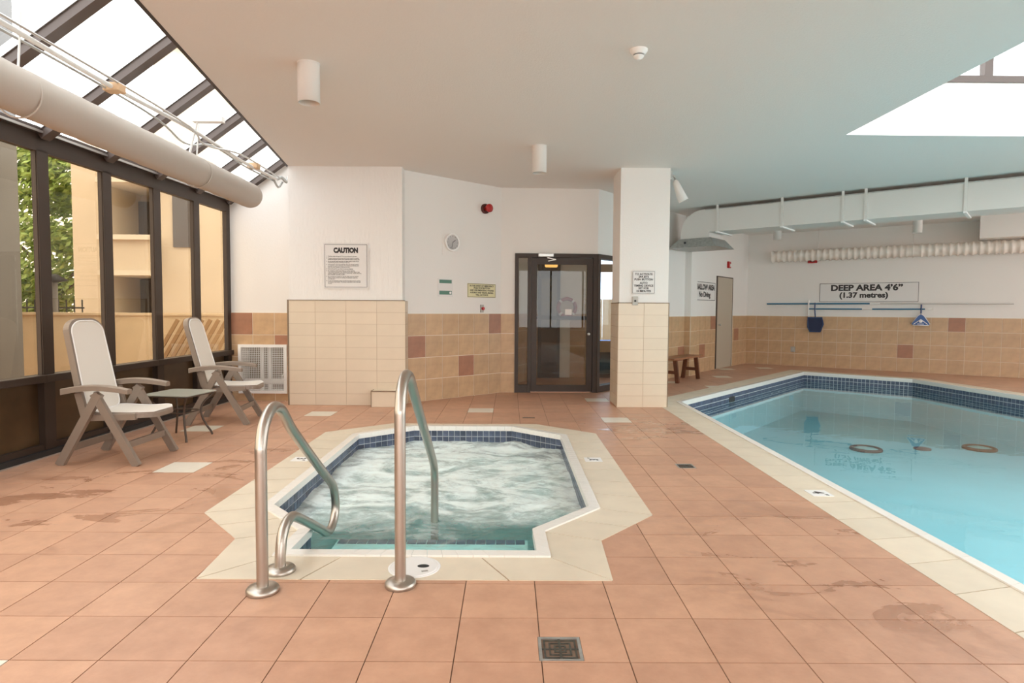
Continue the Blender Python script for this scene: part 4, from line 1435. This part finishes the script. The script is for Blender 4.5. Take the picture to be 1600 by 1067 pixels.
# return air grille
vx0, vx1 = -3.955 + VENT[0], -3.955 + VENT[1]
vg = empty('return_air_grille', ((vx0 + vx1) / 2, 8.73, 0))
tag(vg, 'white return air grille with wire mesh low on the tiled wall', 'vent')
w2 = (vx1 - vx0) / 2
fr_ = MB()
fr_.box(-w2, w2, -.03, .0, VENT[2], VENT[2] + .04).box(-w2, w2, -.03, 0, VENT[3] - .04, VENT[3]).box(-w2, -w2 + .04, -.03, 0, VENT[2] + .04, VENT[3] - .04).box(w2 - .04, w2, -.03, 0, VENT[2] + .04, VENT[3] - .04)
fr_.build('frame', M['white'], vg)
wm = MB()
nx_ = 24
for k in range(nx_):
    x = -w2 + .04 + (2 * w2 - .08) * (k + .5) / nx_
    wm.box(x - .0028, x + .0028, -.012, -.008, VENT[2] + .04, VENT[3] - .04)
for k in range(24):
    z = VENT[2] + .04 + (VENT[3] - VENT[2] - .08) * (k + .5) / 24
    wm.box(-w2 + .04, w2 - .04, -.008, -.005, z - .0028, z + .0028)
o = wm.build('wire_mesh', M['white'], vg)
o['kind'] = 'stuff'
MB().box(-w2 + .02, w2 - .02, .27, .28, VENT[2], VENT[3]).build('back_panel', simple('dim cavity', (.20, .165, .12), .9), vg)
MB().tube([(-.06, .12, VENT[2] + .03), (-.06, .12, VENT[3] - .02)], .028, 10).build('riser_pipe', M['white'], vg)
MB().tube([(.05, .12, VENT[2] + .03), (.05, .12, VENT[3] - .02)], .028, 10).build('riser_pipe', M['white'], vg)
MB().tube([(-w2 + .05, .10, VENT[2] + .16), (w2 - .05, .10, VENT[2] + .16)], .04, 12).build('cross_pipe', M['white'], vg)
MB().tube(bez_smooth([(w2 - .03, -.03, .30), (w2 - .055, -.05, .31), (w2 - .055, -.05, .37), (w2 - .03, -.03, .38)], 4), .006, 8).build('pull_handle', M['white'], vg)


# floor drains
def drain(name, x, y, h, label):
    o = empty(name, (x, y, 0))
    tag(o, label, 'drain')
    MB().box(-h, h, -h, h, -.012, -.009).build('pan', M['dark'], o)
    a = h * .98
    MB().box(-a, a, -a, -a + .012, -.008, .0005).box(-a, a, a - .012, a, -.008, .0005).box(-a, -a + .012, -a + .012, a - .012, -.008, .0005).box(a - .012, a, -a + .012, a - .012, -.008, .0005).build('frame', M['galv'], o)
    for k in range(3):
        b = a - .02 - k * (a - .02) / 3.2
        t = .007
        MB().box(-b, b, -b, -b + t, -.008, -.001).box(-b, b, b - t, b, -.008, -.001).box(-b, -b + t, -b + t, b - t, -.008, -.001).box(b - t, b, -b + t, b - t, -.008, -.001).build('grate_ring', M['dark_grey'], o)
    MB().box(-a, a, -.005, .005, -.008, -.0015).box(-.005, .005, .005, a, -.008, -.0015).box(-.005, .005, -a, -.005, -.008, -.0015).build('cross_bar', M['dark_grey'], o)


drain('floor_drain', .204, 2.34, .085, 'square metal floor drain in front of the hot tub')
drain('floor_drain', 1.496, 5.178, .075, 'square metal floor drain between hot tub and pool')
dm = empty('floor_slot', (.24, 7.47, 0))
tag(dm, 'small dark slot cover in the floor behind the hot tub', 'drain')
MB().bbox(-.075, .075, -.018, .018, .0, .003, .001).build('plate', M['dark_grey'], dm)


# ------------------------------------------------------------------ lounge chairs
def make_chair(name, label, loc, rz, lean):
    """faces local +x; origin on the floor at the middle of the four feet"""
    o = empty(name, loc, rz)
    tag(o, label, 'chair', 'reclining resin chairs by the window')
    W = .275
    for sy in (-1, 1):
        y = sy * W
        MB().beam((-.325, y, .0), (.02, y, .60), .042, .066, up=(1, 0, .6)).build('leg', M['resin'], o)
        MB().beam((.325, y, .0), (-.02, y, .60), .038, .062, up=(1, 0, -.6), off=0).build('leg', M['resin'], o)
        # armrest: gently arched slab
        n = 12
        vs, fs = [], []
        for k in range(n + 1):
            t = k / n
            x = -.285 + .56 * t
            z = .605 + .035 * math.sin(PI * min(1, t * .95 + .05)) + .01 * t
            hw = .030 + .010 * math.sin(PI * t)
            th = .046 - .012 * t
            vs += [(x, y - hw, z - th / 2), (x, y + hw, z - th / 2), (x, y + hw, z + th / 2), (x, y + hw * .6, z + th / 2 + .006), (x, y - hw * .6, z + th / 2 + .006), (x, y - hw, z + th / 2)]
            if k:
                a, b = (k - 1) * 6, k * 6
                for q in range(6): fs.append((a + q, a + (q + 1) % 6, b + (q + 1) % 6, b + q))
        fs += [(5, 4, 3, 2, 1, 0), tuple(n * 6 + q for q in range(6))]
        MB().add(vs, fs).build('armrest', M['resin'], o)
        # seat rail from the rear legs to the front
        MB().beam((-.14, y * .86, .388), (.30, y * .86, .405), .035, .05).build('seat_rail', M['resin'], o)
        MB().beam((-.17, y * .9, .60), (-.12, y * .9, .40), .03, .06, up=(1, 0, 0)).build('hinge_plate', M['resin'], o)
    MB().beam((.235, -W, .17), (.235, W, .17), .022, .055).build('stretcher', M['resin'], o)
    MB().beam((-.245, -W, .14), (-.245, W, .14), .022, .055).build('stretcher', M['resin'], o)

    def outline(w0, w1, h, rt, n=8):
        """half widths bottom/top, rounded corners"""
        pts = []
        for (cx, cy, a0) in ((w1 - rt, h - rt * .75, 0), (-(w1 - rt), h - rt * .75, PI / 2)):
            for k in range(n + 1):
                a = a0 + PI / 2 * k / n
                pts.append((cx + rt * math.cos(a), cy + rt * .75 * math.sin(a)))
        rb = .07
        for (cx, cy, a0) in ((-(w0 - rb), rb, PI), ((w0 - rb), rb, PI * 1.5)):
            for k in range(n + 1):
                a = a0 + PI / 2 * k / n
                pts.append((cx + rb * math.cos(a), cy + rb * math.sin(a)))
        return pts

    # backrest: plane tilted back by lean (radians); local panel coords (across, up)
    mb = Matrix.Translation((-.125, 0, .40)) @ Matrix.Rotation(-lean, 4, 'Y') @ Matrix(((0, 0, 1, 0), (1, 0, 0, 0), (0, 1, 0, 0), (0, 0, 0, 1)))
    ol_ = outline(.232, .215, .83, .15)
    bk = MB().prism(ol_, -.05, 0, mb).build('backrest', M['resin'], o)
    # sling panel, slightly hollow
    inn = [(x * .90, .03 + (y - .0) * .935) for x, y in ol_]
    MB().prism(inn, .0, .006, mb).build('back_sling', M['sling'], bk)
    MB().tube([mb @ Vector((x, y, .006)) for x, y in inn], .006, 6, closed=True).build('piping', M['piping'], bk)
    # seat: panel in the x-y plane with a rolled front edge
    so = outline(.225, .235, .56, .16)
    ms = Matrix.Translation((-.16, 0, .40)) @ Matrix.Rotation(math.radians(3), 4, 'Y').inverted() @ Matrix(((0, 1, 0, 0), (-1, 0, 0, 0), (0, 0, 1, 0), (0, 0, 0, 1)))
    sb = MB()
    n = len(so)
    layers = [(1.0, -.022, -.0), (1.0, .012, 0), (.965, .024, 0)]
    vs, fs = [], []
    for sc, z, _ in layers:
        for x, y in so:
            yy = .28 + (y - .28) * sc
            vs.append(ms @ Vector((x * sc, yy, z - .03 * max(0, (yy - .42) / .14) ** 2 + .012 * math.cos(yy * 9))))
    for l_ in range(2):
        for k in range(n): fs.append((l_ * n + k, l_ * n + (k + 1) % n, (l_ + 1) * n + (k + 1) % n, (l_ + 1) * n + k))
    fs += [tuple(range(n - 1, -1, -1))]
    se = sb.add(vs, fs).build('seat', M['resin'], o)
    top = vs[2 * n:]
    # sling grid between left and right borders so that it follows the curve
    vs2, fs2 = [], []
    rows = 14
    for r in range(rows + 1):
        yy = .012 + (.548 - .012) * r / rows
        xs = [p[0] * .965 for p in so]
        # half width at this depth
        hw = .23
        if yy > .56 - .12:
            t = (yy - .44) / .12
            hw = .235 - .16 + .16 * math.sqrt(max(0, 1 - t * t)) if t < 1 else .07
        if yy < .07:
            t = (.07 - yy) / .07
            hw = .225 - .07 + .07 * math.sqrt(max(0, 1 - t * t))
        hw *= .95
        for cx in range(7):
            f_ = -1 + 2 * cx / 6
            sag = -.010 * (1 - f_ * f_)
            vs2.append(ms @ Vector((hw * f_, yy, .027 + sag - .03 * max(0, (yy - .42) / .14) ** 2 + .012 * math.cos(yy * 9))))
    for r in range(rows):
        for cx in range(6):
            a = r * 7 + cx
            fs2.append((a, a + 1, a + 8, a + 7))
    MB().add(vs2, fs2, True).build('seat_sling', M['sling'], se)
    border = [vs2[r * 7 + 6] for r in range(rows + 1)] + [vs2[r * 7] for r in range(rows, -1, -1)]
    MB().tube(border, .005, 6, closed=True).build('piping', M['piping'], se)
    return o


make_chair('lounge_chair', 'taupe reclining chair with off-white sling, farther from the air grille', (-3.39, 5.365, 0), math.radians(-1.5), math.radians(11))
make_chair('lounge_chair', 'taupe reclining chair with off-white sling beside the air grille', (-3.295, 7.17, 0), math.radians(6), math.radians(15))

# side table between the chairs
tb = empty('side_table', (-3.31, 6.215, 0), math.radians(-8))
tag(tb, 'small square glass side table with curved brown legs', 'table')


def rrect(h, r, n=5):
    pts = []
    for cx, cy, a0 in ((h - r, h - r, 0), (-(h - r), h - r, PI / 2), (-(h - r), -(h - r), PI), (h - r, -(h - r), 1.5 * PI)):
        for k in range(n + 1):
            a = a0 + PI / 2 * k / n
            pts.append((cx + r * math.cos(a), cy + r * math.sin(a)))
    return pts


MB().prism(rrect(.255, .06), .452, .460).build('glass_top', M['glass_table'], tb)
MB().tube([(x, y, .446) for x, y in rrect(.235, .05)], .010, 8, closed=True).build('top_frame', M['table_metal'], tb)
MB().tube([(x, y, .27) for x, y in rrect(.135, .05)], .007, 8, closed=True).build('waist_ring', M['table_metal'], tb)
for sx in (-1, 1):
    for sy in (-1, 1):
        pr_ = [(.225, .445), (.20, .41), (.155, .35), (.132, .28), (.138, .20), (.165, .11), (.195, .04), (.205, .0)]
        MB().tube(bez_smooth([(sx * a, sy * a, z) for a, z in pr_], 4), .0105, 10).build('leg', M['table_metal'], tb)

# ------------------------------------------------------------------ outdoors
gr = MB().box(-60, -4.45, -20, 70, -.25, -.15).build('ground', M['ground'])
tag(gr, 'brown ground outside the windows', kind='structure')
g2 = MB().box(-4.45, 5.0, 16.5, 70, -.25, -.15).build('ground_outdoor', simple('pale outdoor paving', (.55, .5, .45), .9))
tag(g2, 'pale paving outside beyond the vestibule', kind='structure')
Sx = .01395


def bX(px): return (px - 804) * Sx


def bZ(py): return 1.31 + (482 - py) * Sx


bd = empty('apartment_building', (-8, 13.5, 0))
tag(bd, 'beige apartment block with balconies seen through the tinted windows', 'building')
inv = Vector(bd.location)


def bbx(name, mat, x0, x1, y0, y1, z0, z1, parent=None):
    return MB().box(x0 - inv.x, x1 - inv.x, y0 - inv.y, y1 - inv.y, z0, z1).build(name, M[mat], parent or bd)


bbx('bay', 'build_beige', -9.15, -8.60, 13.1, 16.0, -.15, 4.6)
bbx('bay', 'build_beige', -7.55, -4.2, 13.4, 16.0, -.15, 6.8)
bbx('recess_wall', 'build_beige', -8.75, -7.55, 14.6, 16.0, -.15, 5.4)
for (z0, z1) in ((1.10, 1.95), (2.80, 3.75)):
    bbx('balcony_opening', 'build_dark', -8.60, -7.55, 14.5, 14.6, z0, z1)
for z in (.95, 1.98, 2.72, 3.9):
    bbx('balcony_slab', 'build_light', -8.59, -7.5, 13.0, 14.6, z, z + .10)
bbx('balustrade', 'build_beige', -8.58, -7.55, 13.1, 13.25, 2.08, 2.72)
bbx('roof_edge', 'build_light', -9.23, -8.55, 12.95, 16, 4.6, 4.75)
bbx('roof_edge', 'build_light', -7.65, -4.1, 13.25, 16, 6.8, 6.95)
for k in range(3):
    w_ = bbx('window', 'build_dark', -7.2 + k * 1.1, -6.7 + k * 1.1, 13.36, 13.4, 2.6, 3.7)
gw = empty('garden_wall', (-6.0, 10.1, 0))
tag(gw, 'low yellow beige garden wall outside the windows', 'wall')
MB().box(-2.2, 1.55, 0, .2, -.15, 1.18).build('wall', M['garden_wall'], gw)
MB().box(-2.25, 1.6, -.03, .23, 1.18, 1.22).build('wall_cap', M['garden_wall'], gw)
sc_ = empty('shadow_slats', (-5.1, 9.93, 0))  # diagonal shadow stripes on the garden wall, built as brown slats
tag(sc_, 'diagonal slats standing in for striped shadows on the garden wall', 'shadow stripes')
for k in range(13):
    xa = -.95 + k * .13
    a, b = (xa, 0, -.15), (xa + .75, 0, 1.12)
    # keep each slat inside the panel
    t1 = 1.0
    if b[0] > .62: t1 = (.62 - xa) / .75
    if t1 <= .1: continue
    t0 = max(0, (-.62 - xa) / .75)
    a2 = (xa + .75 * t0, 0, -.15 + 1.27 * t0)
    b2 = (xa + .75 * t1, 0, -.15 + 1.27 * t1)
    MB().beam(a2, b2, .03, .055, up=(1, 0, 0)).build('slat', M['slat'], sc_)
ob = MB().box(-10.5, -6.5, 7.6, 8.3, -.15, 6.0).build('grey_outbuilding', M['build_grey'])
tag(ob, 'plain dark grey wall outside the first window', 'building')
lp = empty('lamp_post', (-8.25, 11.3, -.15))
tag(lp, 'thin lamp post outside the tinted windows', 'lamp post')
MB().tube([(0, 0, 0), (0, 0, 1.9)], .05, 10).build('post', M['build_grey'], lp)
MB().lathe([(.06, 1.9), (.22, 1.94), (.05, 2.05)], 16).build('lamp_head', M['iron'], lp)
fe = empty('iron_fence', (-9.2, 11.7, 0))
tag(fe, 'black iron fence left of the garden wall', 'fence')
for z in (.35, 1.28):
    MB().box(-1.4, 1.2, -.012, .012, z, z + .03).build('rail', M['iron'], fe)
for k in range(18):
    x = -1.35 + k * .148
    MB().box(x - .009, x + .009, -.009, .009, -.15, 1.45).build('picket', M['iron'], fe)


def tree(loc, h, r, label, seed):
    rnd = random.Random(seed)
    o = empty('tree', loc)
    tag(o, label, 'tree')
    MB().tube(bez_smooth([(0, 0, 0), (.05, 0, h * .25), (-.05, .05, h * .5), (0, 0, h * .8)], 4), [.14 - .009 * i for i in range(13)], 10).build('trunk', M['bark'], o)
    for k in range(6):
        a = k * 1.05
        MB().tube([(0, 0, h * (.3 + .06 * k)), (math.cos(a) * r * .4, math.sin(a) * r * .4, h * (.42 + .06 * k)), (math.cos(a) * r * .8, math.sin(a) * r * .8, h * (.52 + .06 * k))], [.05, .035, .015], 6).build('branch', M['bark'], o)
    vs, fs = [], []
    blobs = []
    for k in range(26):
        a, zz = rnd.uniform(0, 2 * PI), rnd.uniform(-.9, .95)
        rr2 = r * .72 * math.sqrt(max(0, 1 - zz * zz)) * rnd.uniform(.5, 1)
        blobs.append((rr2 * math.cos(a), rr2 * math.sin(a), h * .66 + zz * h * .36, rnd.uniform(.28, .5) * r))
    for (bx0, by0, bz0, br) in blobs:
        for k in range(330):
            v = Vector((rnd.gauss(0, 1), rnd.gauss(0, 1), rnd.gauss(0, 1))).normalized() * br * rnd.uniform(.55, 1)
            p = Vector((bx0, by0, bz0)) + v
            n_ = Vector((rnd.gauss(0, 1), rnd.gauss(0, 1), rnd.gauss(.6, 1))).normalized()
            x_ = n_.orthogonal().normalized()
            y_ = n_.cross(x_)
            s_ = rnd.uniform(.06, .11)
            b = len(vs)
            vs += [p - x_ * s_, p + y_ * s_ * .5 + n_ * .01, p + x_ * s_, p - y_ * s_ * .5 + n_ * .01]
            fs.append((b, b + 1, b + 2, b + 3))
    c = MB().add(vs, fs).build('crown', M['leaf'], o)
    c['kind'] = 'stuff'


tree((-10.75, 14.5, -.15), 4.75, 1.45, 'leafy green tree outside, left of the apartment block', 3)
tree((-14.2, 15.6, -.15), 4.4, 1.6, 'leafy green tree outside, behind the dark grey wall', 5)
# outdoor pool and fence seen through the vestibule
opl = empty('outdoor_pool', (3.5, 24, -.15))
tag(opl, 'bright blue covered outdoor pool seen through the vestibule', 'pool')
MB().bbox(-3, 3, -3, 4, 0, .12, .02).build('cover', M['blue_cover'], opl)
MB().box(-3.3, 3.3, -3.3, -3, 0, .14).build('edge', M['build_light'], opl)
ff = empty('timber_fence', (4, 30, -.15))
tag(ff, 'brown timber fence behind the outdoor pool', 'fence')
for k in range(16):
    MB().box(-4 + k * .5, -4 + k * .5 + .48, 0, .04, 0, 2.0).build('board', M['slat'], ff)
